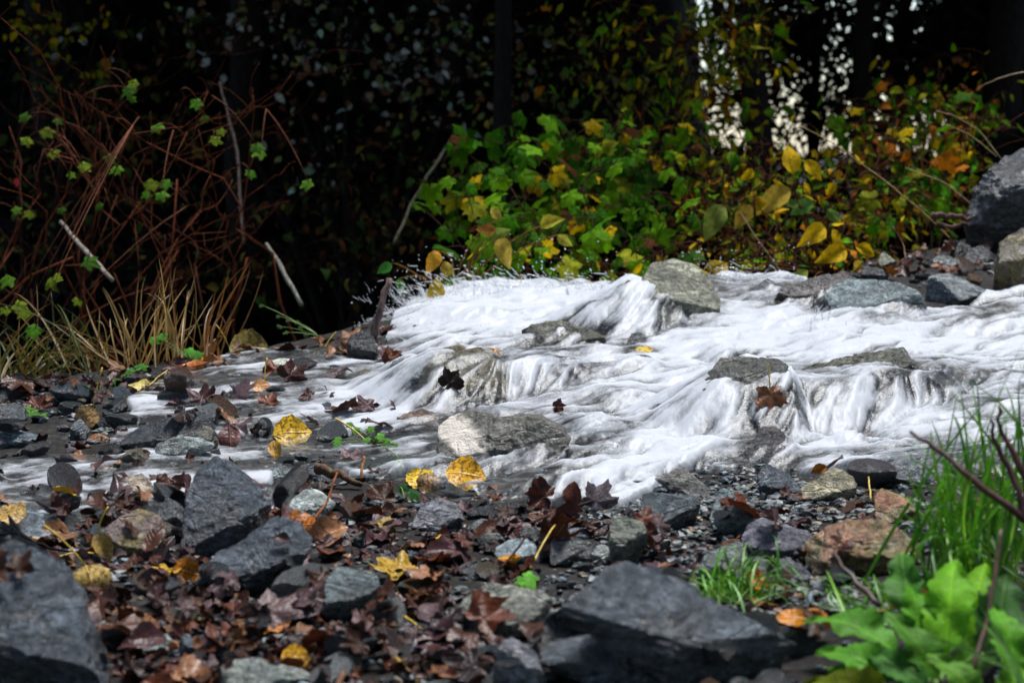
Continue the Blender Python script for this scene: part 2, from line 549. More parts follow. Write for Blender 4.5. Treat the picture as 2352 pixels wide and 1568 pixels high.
# running height map of everything solid on the ground
HX0, HX1, HY0, HY1, HS = -1.9, 2.2, 2.0, 6.4, 0.006
hmx = np.arange(HX0, HX1, HS); hmy = np.arange(HY0, HY1, HS)
HGX, HGY = np.meshgrid(hmx, hmy)
HM = zter(HGX, HGY)
HM0 = HM.copy()
HDB = np.full(HM.shape, -9.0)              # those that dam it up
HD = np.full(HM.shape, -9.0)               # rocks that the water runs over
def raster(V, target):
    ix = ((V[:, 0] - HX0) / HS).astype(int); iy = ((V[:, 1] - HY0) / HS).astype(int)
    ok = (ix > 0) & (iy > 0) & (ix < len(hmx) - 1) & (iy < len(hmy) - 1)
    ix, iy, z = ix[ok], iy[ok], V[ok, 2]
    for dx in (-1, 0, 1):
        for dy in (-1, 0, 1):
            np.maximum.at(target, (np.clip(iy + dy, 0, len(hmy) - 1), np.clip(ix + dx, 0, len(hmx) - 1)), z)
def blur(a, n=1):
    for _ in range(n):
        p = np.pad(a, ((1, 1), (0, 0)), 'edge')
        a = (p[:-2] + p[1:-1] + p[2:]) / 3
        p = np.pad(a, ((0, 0), (1, 1)), 'edge')
        a = (p[:, :-2] + p[:, 1:-1] + p[:, 2:]) / 3
    return a
def hm_at(x, y, A=None):
    A = HM if A is None else A
    ix = int(np.clip((x - HX0) / HS, 1, len(hmx) - 2)); iy = int(np.clip((y - HY0) / HS, 1, len(hmy) - 2))
    return A[iy, ix]

# ------------------------------------------------------------------ rocks with a traced outline
ROCKS = []
def outline_rock(label, short, color, poly, T=0.7, lean=0.35, mat='rock', e=0.62, level=4, cuts=7, seed=None, rough=1.0, dd=0.0, drape=None, name='rock', back=True):
    seed = len(ROCKS) * 13 + 5 if seed is None else seed
    rg = np.random.default_rng(seed)
    poly = np.array(poly, float)
    cx = (poly[:, 0].min() + poly[:, 0].max()) / 2; cy = (poly[:, 1].min() + poly[:, 1].max()) / 2
    yb = poly[:, 1].max()
    d = hit_d(cx, yb * 0.9 + cy * 0.1)
    s = d / FPX
    u = (poly[:, 0] - cx) * s; v = (cy - poly[:, 1]) * s
    hw = (u.max() - u.min()) / 2; hh = (v.max() - v.min()) / 2
    Tm = T * min(hw, max(hh * 1.6, hw * 0.45)) + 0.004
    dc = d + Tm * 0.75 + dd
    s = dc / FPX
    u = (poly[:, 0] - cx) * s; v = (cy - poly[:, 1]) * s
    # radial outline
    th = np.linspace(-math.pi, math.pi, 181)
    Rr = np.zeros_like(th)
    n = len(u)
    for k, a in enumerate(th):
        c, sn = math.cos(a), math.sin(a)
        best = 0
        for i in range(n):
            x1, y1, x2, y2 = u[i], v[i], u[(i + 1) % n], v[(i + 1) % n]
            den = c * (y2 - y1) - sn * (x2 - x1)
            if abs(den) < 1e-12: continue
            r_ = (x1 * (y2 - y1) - y1 * (x2 - x1)) / den
            q = (x1 * sn - y1 * c) / den
            if r_ > 0 and -1e-6 <= q <= 1 + 1e-6:
                best = max(best, r_)
        Rr[k] = best
    Rr = np.where(Rr <= 0, Rr.max() * 0.5, Rr)
    U, F = ICO[level]
    theta = np.arctan2(U[:, 2], U[:, 0])
    rho = np.sqrt(U[:, 0] ** 2 + U[:, 2] ** 2)
    rad = np.interp(theta, th, Rr) * rho ** e
    D = np.sign(U[:, 1]) * np.abs(U[:, 1]) ** e * Tm
    Q = np.stack([rad * np.cos(theta), D, rad * np.sin(theta)], -1)
    Q[:, 1] += lean * Tm * Q[:, 2] / max(hh, 1e-4)
    size = max(hw, hh)
    # break planes
    for k in range(cuts):
        nrm = rg.normal(0, 1, 3)
        if k == 0:
            nrm = np.array([rg.normal(0, .22), -0.62, 0.78])
        elif k == 1:
            nrm = np.array([rg.normal(0.1, .35), -0.9, -0.42])
        nrm /= np.linalg.norm(nrm)
        pr = Q @ nrm
        lim = np.quantile(pr, rg.uniform(0.78, 0.93)) if k > 1 else np.quantile(pr, 0.66 if k == 0 else 0.72)
        over = np.maximum(pr - lim, 0)
        Q -= np.outer(over * 0.88, nrm)
    for ax, lo, hi in ((0, u.min(), u.max()), (2, v.min(), v.max())):
        a0, a1 = Q[:, ax].min(), Q[:, ax].max()
        Q[:, ax] = lo + (Q[:, ax] - a0) * (hi - lo) / (a1 - a0)
    nd = Q / (np.linalg.norm(Q, axis=1)[:, None] + 1e-9)
    f1 = fbm(Q / size * 1.6 + seed, seed, 4)
    f2 = fbm(Q / size * np.array([5, 5, 9]) + seed, seed + 3, 4, 0.6)
    ridge = 1 - 2 * np.abs(fbm(Q / size * np.array([3.5, 3.5, 5.5]) + 2 * seed, seed + 9, 3))
    Q += nd * (size * rough * (0.06 * f1 + 0.06 * f2 - 0.045 * ridge))[:, None]
    ctr = P(cx, cy, dc)
    V = Q.copy()
    ob = obj(name, mesh_from(name, V, F, True, M[mat]), loc=tuple(ctr), color=[color[0] * .95, color[1] * 1.02, color[2] * 1.08])
    tag(ob, label, 'rock', 'rocks along the stream')
    Wv = V + ctr
    raster(Wv, HM)
    if drape is not None:
        raster(Wv + np.array([0, 0, drape]), HD)
        if back: raster(Wv + np.array([0, 0, drape]), HDB)
    ROCKS.append(dict(short=short, px=cx, py=cy, o=ob))
    return ob

BLK, SLT, DGR, GRY = (.018, .020, .024), (.050, .060, .072), (.075, .085, .096), (.13, .145, .155)
GGR, MAU, TAN, RST = (.16, .195, .195), (.115, .108, .128), (.30, .25, .15), (.38, .16, .09)
BLU, OLV, PNK, PAL = (.12, .15, .17), (.15, .14, .075), (.20, .13, .11), (.34, .37, .34)

# foreground
outline_rock('huge dark slate boulder cut off at the lower left corner', 'huge corner boulder', SLT,
  [(-120, 1255), (40, 1252), (90, 1285), (140, 1318), (170, 1355), (198, 1400), (218, 1450), (242, 1510), (262, 1568), (262, 1660), (-120, 1660)], T=0.9, lean=0.5, level=5, e=0.6, cuts=5)
outline_rock('tall dark wedge rock with a pale facet and sharp peak', 'tall wedge rock', SLT,
  [(478, 1056), (512, 1063), (552, 1095), (592, 1150), (618, 1205), (606, 1240), (560, 1270), (520, 1300), (432, 1298), (420, 1220), (416, 1140), (440, 1095)], T=0.8, lean=0.45, level=5)
outline_rock('long dark slab rock tilted up towards the tall wedge rock', 'long tilted slab', SLT,
  [(440, 1340), (455, 1322), (520, 1280), (590, 1235), (640, 1198), (682, 1208), (714, 1245), (706, 1285), (668, 1345), (600, 1375), (530, 1394), (470, 1390), (446, 1372)], T=0.55, lean=0.7, level=5)
outline_rock('long grey foreground slab with its shaded side facing front', 'long foreground slab', DGR,
  [(1243, 1302), (1350, 1294), (1480, 1318), (1552, 1355), (1640, 1390), (1723, 1443), (1790, 1490), (1845, 1528), (1850, 1620), (1640, 1600), (1545, 1490), (1450, 1440), (1380, 1405), (1290, 1372), (1252, 1338)], T=0.42, lean=0.8, level=5)
outline_rock('pitted dark rock at the bottom edge in front of the long slab', 'pitted bottom rock', DGR,
  [(1231, 1508), (1289, 1473), (1358, 1456), (1426, 1437), (1460, 1444), (1512, 1471), (1558, 1518), (1548, 1560), (1460, 1590), (1358, 1600), (1245, 1590)], T=0.8, lean=0.6, level=5, rough=1.5)
outline_rock('broad greenish beige slab under dead leaves at the bottom', 'greenish beige slab', (.22, .215, .165),
  [(998, 1440), (1012, 1391), (1043, 1362), (1074, 1345), (1118, 1350), (1187, 1365), (1275, 1381), (1240, 1420), (1180, 1450), (1101, 1470), (1040, 1490), (1000, 1500)], T=0.6, lean=0.9, level=4)
outline_rock('rust red and olive stone beside the leafy green plant', 'rust red stone', RST,
  [(1855, 1271), (1894, 1252), (1915, 1235), (1952, 1218), (2014, 1204), (2052, 1190), (2088, 1214), (2108, 1244), (2117, 1280), (2066, 1315), (1997, 1335), (1949, 1345), (1894, 1335), (1868, 1308)], T=0.8, lean=0.5, level=5, mat='rock_rust')
outline_rock('orange stone half hidden by the grass, behind the rust red stone', 'orange grass stone', (.42, .17, .08),
  [(2008, 1165), (2035, 1128), (2072, 1143), (2113, 1177), (2112, 1215), (2052, 1215), (2015, 1195)], T=0.9, mat='rock_rust')
outline_rock('tan angular stone resting on the near bank beside white water', 'tan angular stone', TAN,
  [(1836, 1124), (1843, 1095), (1881, 1078), (1922, 1085), (1949, 1105), (1965, 1131), (1956, 1164), (1925, 1158), (1870, 1148)], T=0.7, lean=0.6)
outline_rock('dark slate wedge leaning on the tan angular stone', 'slate wedge', DGR,
  [(1733, 1092), (1744, 1068), (1775, 1071), (1819, 1088), (1840, 1111), (1829, 1136), (1800, 1146), (1760, 1130)], T=0.6, lean=0.6)
outline_rock('pale blue green triangular stone on the near bank', 'blue green triangular stone', (.20, .25, .25),
  [(1628, 1190), (1640, 1150), (1665, 1124), (1692, 1140), (1742, 1192), (1735, 1232), (1690, 1245), (1650, 1238)], T=0.6, lean=0.25)
outline_rock('grey brown pointed stone at the water edge above the black gap', 'pointed waterside stone', (.17, .155, .13),
  [(1503, 1140), (1520, 1108), (1560, 1083), (1590, 1075), (1622, 1090), (1644, 1128), (1620, 1150), (1550, 1155)], T=0.7, lean=0.5)
outline_rock('dark blue slate chunk under the pointed waterside stone', 'blue slate chunk', (.055, .07, .075),
  [(1468, 1180), (1474, 1148), (1510, 1132), (1575, 1145), (1612, 1165), (1600, 1215), (1540, 1230), (1480, 1210)], T=0.7)
outline_rock('wide mauve slate slab in front of the blue green stone', 'mauve slate slab', MAU,
  [(1700, 1240), (1757, 1203), (1810, 1212), (1860, 1230), (1872, 1240), (1862, 1302), (1792, 1296), (1720, 1276)], T=0.8, lean=0.8)
outline_rock('second mauve slab lying under the wide mauve slate slab', 'lower mauve slab', MAU,
  [(1745, 1290), (1860, 1300), (1880, 1330), (1850, 1350), (1770, 1345), (1735, 1320)], T=0.9, lean=0.8)
outline_rock('grey green stone behind the small grass tuft', 'tuft stone', (.13, .15, .125),
  [(1600, 1340), (1620, 1290), (1665, 1262), (1700, 1250), (1725, 1290), (1730, 1345), (1680, 1370)], T=0.7)
outline_rock('olive ringed upright stone on the near bank', 'olive ringed stone', (.16, .165, .12),
  [(1396, 1250), (1400, 1200), (1420, 1182), (1452, 1192), (1482, 1230), (1490, 1275), (1470, 1310), (1420, 1312), (1400, 1290)], T=0.6, lean=0.2)
outline_rock('rounded grey stone beside the olive ringed stone', 'rounded grey stone', (.12, .12, .115),
  [(1260, 1290), (1266, 1255), (1300, 1240), (1340, 1248), (1366, 1270), (1362, 1300), (1310, 1312)], T=0.8)
outline_rock('whitish stone squeezed between the rounded grey and olive stones', 'whitish squeezed stone', (.33, .34, .31),
  [(1355, 1290), (1362, 1258), (1395, 1250), (1405, 1280), (1398, 1305), (1370, 1310)], T=0.8)
outline_rock('smooth pale blue grey stone in the middle of the near bank', 'pale blue grey stone', (.30, .35, .36),
  [(1133, 1265), (1165, 1248), (1205, 1242), (1235, 1260), (1228, 1285), (1190, 1302), (1148, 1298)], T=0.9, lean=0.6)
outline_rock('striped stone with a white edge behind the pale blue grey stone', 'white edged stone', (.22, .225, .20),
  [(1092, 1240), (1098, 1222), (1135, 1230), (1162, 1250), (1158, 1270), (1130, 1270)], T=0.7)
outline_rock('small round green grey stone beside the white edged stone', 'round green grey stone', (.17, .19, .165),
  [(1192, 1232), (1205, 1212), (1232, 1208), (1244, 1230), (1236, 1254), (1205, 1256)], T=0.9)
outline_rock('flat mauve grey plate under a black twig on the near bank', 'mauve plate', (.16, .155, .165),
  [(945, 1200), (960, 1168), (1000, 1152), (1050, 1158), (1068, 1190), (1060, 1222), (1020, 1235), (965, 1228)], T=0.9, lean=0.9)
outline_rock('low black wet stone at the near waterline', 'low black waterline stone', BLK,
  [(1072, 1178), (1100, 1160), (1150, 1154), (1192, 1160), (1186, 1185), (1130, 1200), (1085, 1198)], T=0.8)
outline_rock('thin grey slate by the mauve plate', 'thin grey slate', (.16, .17, .165),
  [(1066, 1215), (1080, 1195), (1130, 1200), (1160, 1212), (1140, 1232), (1090, 1238)], T=0.9, lean=0.9)
outline_rock('flat blue slate pressed under a mauve leaf', 'flat blue slate', (.14, .155, .18),
  [(1275, 1228), (1290, 1214), (1350, 1212), (1372, 1222), (1340, 1240), (1290, 1242)], T=0.9, lean=0.9)
outline_rock('white grey rounded stone beside the long foreground slab', 'white grey rounded stone', (.33, .33, .31),
  [(1226, 1420), (1250, 1402), (1290, 1400), (1330, 1425), (1328, 1450), (1280, 1458), (1240, 1446)], T=0.9)
outline_rock('star shaped mauve stone at the bottom edge', 'star shaped mauve stone', (.17, .165, .18),
  [(1130, 1580), (1140, 1530), (1165, 1505), (1180, 1470), (1200, 1505), (1240, 1525), (1262, 1560), (1250, 1600), (1150, 1605)], T=0.7)
outline_rock('brown grey stone at the bottom beside the star shaped stone', 'brown grey bottom stone', (.17, .14, .125),
  [(1010, 1540), (1020, 1500), (1060, 1475), (1110, 1485), (1132, 1520), (1110, 1560), (1040, 1565)], T=0.8)
outline_rock('green grey stone with a dark dent, amid brown leaves', 'dented green grey stone', (.13, .155, .15),
  [(735, 1400), (745, 1345), (775, 1312), (820, 1305), (862, 1345), (872, 1400), (850, 1432), (780, 1440)], T=0.7, lean=0.4)
outline_rock('small olive and beige stone between the corner boulder and tilted slab', 'small olive beige stone', (.21, .19, .10),
  [(368, 1435), (378, 1410), (430, 1406), (466, 1420), (462, 1448), (420, 1460), (380, 1455)], T=0.8, mat='rock_moss')
outline_rock('little blue grey shard standing among wet leaves', 'blue grey shard', (.12, .145, .165),
  [(408, 1490), (412, 1456), (432, 1458), (448, 1495), (436, 1512), (415, 1508)], T=0.6)
outline_rock('flat pale green stone next to the blue grey shard', 'flat pale green stone', (.25, .28, .26),
  [(333, 1485), (350, 1465), (395, 1458), (412, 1475), (400, 1502), (355, 1504)], T=0.9, lean=0.8)
outline_rock('broad pale slab at the very bottom edge among brown leaves', 'broad pale bottom slab', (.24, .25, .215),
  [(480, 1590), (510, 1540), (570, 1516), (620, 1530), (700, 1560), (720, 1600), (600, 1615)], T=0.8, lean=0.9)
outline_rock('small grey stone under the end of the tilted slab', 'stone under the tilted slab', (.20, .205, .195),
  [(652, 1385), (668, 1358), (700, 1345), (718, 1365), (712, 1405), (675, 1412)], T=0.8)
outline_rock('pale smooth stone streaked with pink beside the shallow water', 'pink streaked pale stone', (.42, .45, .40),
  [(655, 1180), (662, 1156), (690, 1138), (735, 1130), (768, 1142), (770, 1165), (735, 1192), (690, 1200)], T=0.8, lean=0.6, rough=0.6)
outline_rock('pinkish brown boulder with an ochre side behind the tilted slab', 'pinkish brown boulder', PNK,
  [(226, 1272), (246, 1225), (274, 1194), (308, 1174), (342, 1192), (363, 1222), (377, 1255), (352, 1290), (308, 1305), (245, 1300)], T=0.8, lean=0.4, mat='rock_rust')
outline_rock('wet tan rock washed by the shallow side stream', 'wet tan rock', (.33, .25, .18),
  [(226, 1150), (240, 1124), (275, 1104), (330, 1090), (362, 1094), (362, 1118), (335, 1135), (300, 1160), (262, 1172), (235, 1170)], T=0.7)
outline_rock('dark slate lump against the foot of the tall wedge rock', 'slate lump', (.055, .06, .068),
  [(335, 1190), (350, 1155), (385, 1145), (420, 1165), (430, 1215), (410, 1240), (365, 1235)], T=0.7)
outline_rock('blue slate lying at the left edge of the side stream', 'edge slate', (.13, .155, .17),
  [(-10, 1225), (5, 1185), (50, 1176), (95, 1190), (112, 1225), (90, 1248), (20, 1250)], T=0.8, lean=0.7)
outline_rock('black wet rock with water sliding past, on the left', 'black wet rock', BLK,
  [(268, 1022), (290, 988), (340, 960), (400, 948), (470, 953), (505, 975), (488, 1005), (440, 1025), (390, 1045), (340, 1056), (286, 1048)], T=0.6, lean=0.5, level=5)
outline_rock('pale green grey stone in front of the black wet rock', 'pale green grey stone', PAL,
  [(343, 1065), (378, 1032), (440, 1006), (494, 998), (486, 1035), (445, 1062), (400, 1078)], T=0.6, lean=0.6)
outline_rock('upright brown stone leaning on the black wet rock', 'upright brown stone', (.22, .19, .13),
  [(443, 1050), (455, 1010), (476, 974), (492, 985), (490, 1025), (470, 1058)], T=0.7)
outline_rock('flat blue grey stone at the left edge', 'flat left edge stone', (.19, .24, .27),
  [(-20, 1018), (5, 1000), (50, 990), (92, 1000), (86, 1030), (30, 1036)], T=0.9, lean=0.8)
outline_rock('dark grey rock at the left edge above the flat blue stone', 'left edge dark rock', (.07, .075, .08),
  [(-40, 975), (-10, 938), (25, 925), (55, 940), (62, 965), (40, 985), (-20, 990)], T=0.8)
outline_rock('white topped little stone by a tan leaf on the left', 'white topped stone', (.12, .13, .14),
  [(160, 1000), (162, 975), (178, 962), (200, 985), (205, 1010), (180, 1016)], T=0.8)
outline_rock('grey stone at the water edge beside a dark slate block', 'water edge grey stone', (.17, .185, .175),
  [(612, 1105), (620, 1075), (650, 1062), (672, 1075), (670, 1110), (640, 1120)], T=0.8)
outline_rock('dark slate block with a straight top near driftwood', 'dark slate block', (.06, .063, .072),
  [(668, 1100), (672, 1068), (720, 1062), (775, 1070), (780, 1098), (720, 1112)], T=0.7)
outline_rock('grey stone between the pink streaked stone and white leaf', 'small grey bank stone', (.30, .32, .31),
  [(745, 1240), (752, 1218), (785, 1210), (802, 1228), (795, 1250), (765, 1254)], T=0.8)
# stream
outline_rock('big tan grey boulder with a white quartz band, half washed over', 'quartz banded boulder', (.125, .112, .088),
  [(996, 1015), (998, 985), (1020, 963), (1065, 952), (1110, 958), (1150, 967), (1200, 965), (1245, 962), (1292, 982), (1320, 1012), (1296, 1060), (1230, 1090), (1150, 1096), (1080, 1090), (1025, 1062)], T=0.7, lean=0.5, level=5, mat='rock_quartz', drape=-0.035, back=False, cuts=4)
outline_rock('golden brown boulder veiled by water in mid stream', 'golden brown boulder', (.16, .12, .05),
  [(940, 930), (965, 860), (990, 812), (1040, 798), (1110, 805), (1160, 840), (1175, 890), (1130, 940), (1040, 960)], T=0.9, lean=0.6, level=5, e=0.75, cuts=3, drape=0.006)
outline_rock('mossy flat rock showing above the white rapids', 'mossy rapids rock', (.15, .14, .11),
  [(1185, 790), (1200, 755), (1250, 742), (1300, 736), (1360, 736), (1396, 755), (1390, 795), (1320, 820), (1230, 815)], T=0.8, lean=0.6, level=4, mat='rock_moss', drape=-0.012, back=False)
outline_rock('large olive grey boulder splitting the rapids near the far bank', 'rapids splitting boulder', (.25, .235, .165),
  [(1440, 720), (1468, 650), (1500, 606), (1552, 598), (1602, 608), (1634, 640), (1655, 690), (1648, 735), (1590, 765), (1520, 760)], T=0.85, lean=0.5, level=5, e=0.75, cuts=3, rough=0.4)
outline_rock('water veiled shoulder of rock against the splitting boulder', 'veiled shoulder rock', (.20, .19, .14),
  [(1330, 745), (1390, 705), (1440, 668), (1490, 640), (1545, 640), (1568, 680), (1550, 735), (1460, 760)], T=0.9, lean=0.7, level=5, e=0.75, cuts=3, rough=.7, drape=0.004, dd=-.03, back=False)
outline_rock('grey rock in white water below the splitting boulder', 'white water stone', (.11, .11, .11),
  [(1438, 790), (1446, 768), (1470, 764), (1490, 785), (1482, 806), (1452, 808)], T=0.8)
outline_rock('smooth green grey rock on the far bank edge', 'smooth far bank rock', (.19, .225, .22),
  [(1890, 715), (1930, 660), (1990, 640), (2060, 645), (2118, 668), (2136, 700), (2130, 740), (2010, 750)], T=0.8, lean=0.6, level=4, drape=-0.02, back=False)
outline_rock('dark brown rock slope beside the smooth far bank rock', 'brown far bank rock', (.12, .10, .09),
  [(1780, 705), (1820, 670), (1880, 640), (1950, 628), (1985, 645), (1930, 680), (1890, 715), (1820, 725)], T=0.8, drape=-0.015, back=False)
outline_rock('small grey rock between spray and the far bank', 'spray side rock', (.12, .12, .12),
  [(1728, 680), (1740, 650), (1775, 640), (1800, 655), (1795, 685), (1755, 695)], T=0.8, drape=-0.008, back=False)
outline_rock('wide wet boulder under the second fall in mid stream', 'second fall boulder', (.085, .08, .065),
  [(1560, 965), (1620, 895), (1690, 848), (1745, 830), (1800, 852), (1830, 900), (1800, 970), (1700, 1010), (1600, 1000)], T=0.8, lean=0.7, level=5, e=0.75, cuts=3, drape=-0.005)
outline_rock('long olive grey ledge with a dark rounded end in the rapids', 'olive ledge', (.09, .085, .06),
  [(1800, 900), (1830, 850), (1920, 830), (2010, 812), (2090, 805), (2140, 818), (2172, 850), (2172, 890), (2120, 910), (1950, 930)], T=0.7, lean=0.6, level=5, cuts=4, drape=-0.013)
outline_rock('small dark stone sitting on top of the olive ledge', 'ledge top stone', (.10, .09, .08),
  [(1928, 822), (1932, 803), (1955, 800), (1985, 815), (1980, 830)], T=0.8, dd=0.15)
outline_rock('small black stone standing out of the second fall', 'black fall stone', BLK,
  [(1690, 900), (1698, 876), (1722, 866), (1748, 885), (1752, 915), (1730, 936), (1702, 934)], T=0.9, dd=-0.06)
outline_rock('dark rock split by falling water below the black fall stone', 'split fall rock', (.07, .06, .055),
  [(1700, 1080), (1708, 1020), (1740, 985), (1790, 985), (1828, 1025), (1830, 1085), (1770, 1100)], T=0.8, lean=0.8, dd=.05, drape=-0.006, back=False)
outline_rock('grey rounded stone under thin water near the quartz boulder', 'veiled grey stone', (.14, .15, .15),
  [(1300, 1010), (1320, 975), (1370, 950), (1420, 965), (1435, 1000), (1400, 1030), (1340, 1035)], T=0.8, drape=0.004)
outline_rock('flat grey slab at the edge of the near water on the right', 'flat water edge slab', (.15, .155, .16),
  [(1998, 1100), (2048, 1070), (2134, 1051), (2185, 1037), (2222, 1046), (2222, 1080), (2168, 1118), (2082, 1122)], T=0.9, lean=0.9)
outline_rock('tilted grey stone in shallow water left of mid stream', 'veiled side stone', (.15, .16, .155),
  [(880, 870), (905, 830), (950, 815), (985, 835), (985, 880), (940, 905)], T=0.8, drape=0.002)
outline_rock('brown stone with water film beside the quartz banded boulder', 'film covered brown stone', (.25, .16, .11),
  [(905, 985), (925, 955), (970, 940), (1008, 955), (1005, 985), (960, 1000)], T=0.8)
# far right bank
outline_rock('big black rock with a pale grey cap at the right edge', 'pale capped black rock', (.09, .095, .10),
  [(2420, 330), (2320, 347), (2280, 385), (2255, 430), (2235, 480), (2216, 525), (2222, 590), (2300, 600), (2420, 600)], T=0.8, lean=-0.15, level=5, cuts=6)
outline_rock('mottled brown rock at the right edge under the black rock', 'mottled brown rock', (.17, .13, .075),
  [(2420, 520), (2320, 535), (2283, 580), (2280, 640), (2310, 680), (2420, 690)], T=0.7, mat='rock_rust')
outline_rock('grey cracked rock on the far bank beside the water', 'cracked far bank rock', (.24, .255, .25),
  [(2128, 660), (2150, 640), (2210, 628), (2255, 635), (2268, 670), (2262, 705), (2200, 712), (2140, 700)], T=0.8, level=4)
outline_rock('grey rock resting on the cracked far bank rock', 'upper far bank rock', (.19, .20, .19),
  [(2130, 630), (2140, 600), (2160, 586), (2200, 600), (2240, 622), (2200, 640), (2145, 645)], T=0.8, dd=0.12)
outline_rock('blue grey slate wedge among the far bank stones', 'far slate wedge', (.15, .18, .20),
  [(2163, 580), (2170, 555), (2205, 558), (2240, 575), (2210, 592)], T=0.8, dd=0.1)
outline_rock('dark slate lump beside the far slate wedge', 'far slate lump', (.06, .065, .07),
  [(2210, 600), (2225, 572), (2262, 565), (2286, 590), (2275, 618), (2235, 622)], T=0.8, dd=0.05)
outline_rock('cream and green little stone standing on the far bank', 'cream green stone', (.30, .29, .20),
  [(2012, 615), (2016, 585), (2035, 577), (2062, 592), (2062, 622), (2035, 632)], T=0.8, mat='rock_moss')
outline_rock('small dark stone beside the cream and green stone', 'far small dark stone', (.06, .06, .062),
  [(1975, 640), (1985, 618), (2015, 612), (2040, 635), (2030, 655)], T=0.8)
outline_rock('black rock above the waterline beside a driftwood stub', 'black driftwood rock', (.018, .017, .02),
  [(790, 800), (805, 765), (835, 758), (858, 780), (872, 815), (850, 845), (808, 835)], T=0.8)

HHERO = blur(HM - HM0, 2)
# ------------------------------------------------------------------ label helper for the many small things
LAND = [(r['short'], r['px'], r['py']) for r in ROCKS]
USED = {}
def where(px, py, k=0):
    ds = sorted(LAND, key=lambda l: (l[1] - px) ** 2 + ((l[2] - py) * 1.4) ** 2)
    n, x, y = ds[k]
    dx, dy = px - x, (py - y) * 1.3
    if abs(dy) > abs(dx):
        rel = 'in front of' if dy > 0 else 'behind'
    else:
        rel = 'to the right of' if dx > 0 else 'to the left of'
    if math.hypot(dx, dy) < 30:
        rel = 'on or against'
    return rel + ' the ' + n, n
def small_label(lead, px, py, alt=''):
    a, n = where(px, py)
    for cand in [lead + ' ' + a, (lead + ' ' + a).replace(' to the ', ' just ')] + [lead + ' ' + a + j_ + where(px, py, k_)[1] for k_ in (1, 2, 3, 4) for j_ in (', towards the ', ', near the ')] + [alt + ' ' + lead + ' ' + a] * bool(alt):
        if cand not in USED and len(cand.split()) <= 16:
            USED[cand] = 1
            return cand
    c = (lead + ' ' + a).replace('to the left of', 'left of').replace('to the right of', 'right of')
    return c

def inpoly(px, py, poly):
    poly = np.asarray(poly, float)
    x, y = np.asarray(px), np.asarray(py)
    r = np.zeros(x.shape, bool)
    j = len(poly) - 1
    for i in range(len(poly)):
        xi, yi, xj, yj = *poly[i], *poly[j]
        c = ((yi > y) != (yj > y)) & (x < (xj - xi) * (y - yi) / (yj - yi + 1e-12) + xi)
        r ^= c
        j = i
    return r

WATER = [(880, 800), (900, 740), (955, 685), (1000, 662), (1150, 655), (1300, 665), (1420, 678), (1480, 640), (1560, 625), (1640, 642), (1740, 640), (1830, 655),
         (1900, 690), (2100, 720), (2200, 722), (2250, 700), (2310, 672), (2420, 645), (2640, 640), (2640, 1060), (2400, 1085), (2200, 1092), (2000, 1095), (1840, 1095), (1700, 1090), (1570, 1092),
         (1490, 1140), (1420, 1180), (1330, 1165), (1210, 1165), (1120, 1180), (1000, 1135), (930, 1090), (870, 1115), (800, 1100), (740, 1065), (660, 1055),
         (620, 1130), (640, 1190), (560, 1190), (400, 1165), (380, 1195), (230, 1262), (100, 1245), (-120, 1235), (-120, 1075), (100, 1050), (230, 1060), (260, 1010), (300, 950),
         (285, 930), (350, 890), (450, 858), (540, 818), (620, 812), (760, 822), (830, 835)]

# ------------------------------------------------------------------ scattered stones
def shard_mesh(name, seed, flat, level=3, rounded=0.0):
    rg = np.random.default_rng(seed)
    U, F = ICO[level]
    Q = U * np.array([1.0, rg.uniform(.6, .9), flat])
    for k in range(9):
        nrm = rg.normal(0, 1, 3); nrm /= np.linalg.norm(nrm)
        pr = Q @ nrm
        lim = np.quantile(pr, rg.uniform(0.70 + rounded * .2, 0.92))
        Q -= np.outer(np.maximum(pr - lim, 0) * 0.92, nrm)
    Q += (Q / (np.linalg.norm(Q, axis=1)[:, None] + 1e-9)) * (0.06 * fbm(Q * 2.2 + seed, seed) + 0.03 * fbm(Q * 7, seed + 2))[:, None]
    return mesh_from(name, Q, F, True, M['rock']), Q
SHARDS = [shard_mesh('stone', 100 + k, [.38, .5, .6, .45, .75, .3][k % 6], 3, [0, 0, .6, 0, .8, 0][k % 6]) for k in range(14)]
STONE_COL = [('dark slate', (.045, .053, .062)), ('mid grey', (.11, .122, .13)), ('pale grey', (.25, .27, .275)), ('greenish grey', (.15, .18, .17)), ('bluish grey', (.12, .16, .19)),
             ('mauve grey', (.13, .12, .13)), ('rusty brown', (.20, .11, .07)), ('tan', (.27, .23, .16)), ('blackish', (.022, .022, .025))]
STONE_W = [.2, .2, .12, .12, .1, .1, .06, .04, .06]
def rot_z_tilt(nrm, yaw, tilt):
    q = Vector((0, 0, 1)).rotation_difference(Vector(nrm))
    t = Quaternion((random.gauss(0, 1), random.gauss(0, 1), 0.01), tilt) if tilt else Quaternion()
    return (t @ q @ Quaternion((0, 0, 1), yaw)).to_matrix().to_4x4()
def tnormal(x, y, A=None, r=0.02):
    dzx = (hm_at(x + r, y, A) - hm_at(x - r, y, A)) / (2 * r); dzy = (hm_at(x, y + r, A) - hm_at(x, y - r, A)) / (2 * r)
    dzx, dzy = np.clip(dzx, -1.2, 1.2), np.clip(dzy, -1.2, 1.2)
    v = np.array([-dzx, -dzy, 1.0])
    return v / np.linalg.norm(v)
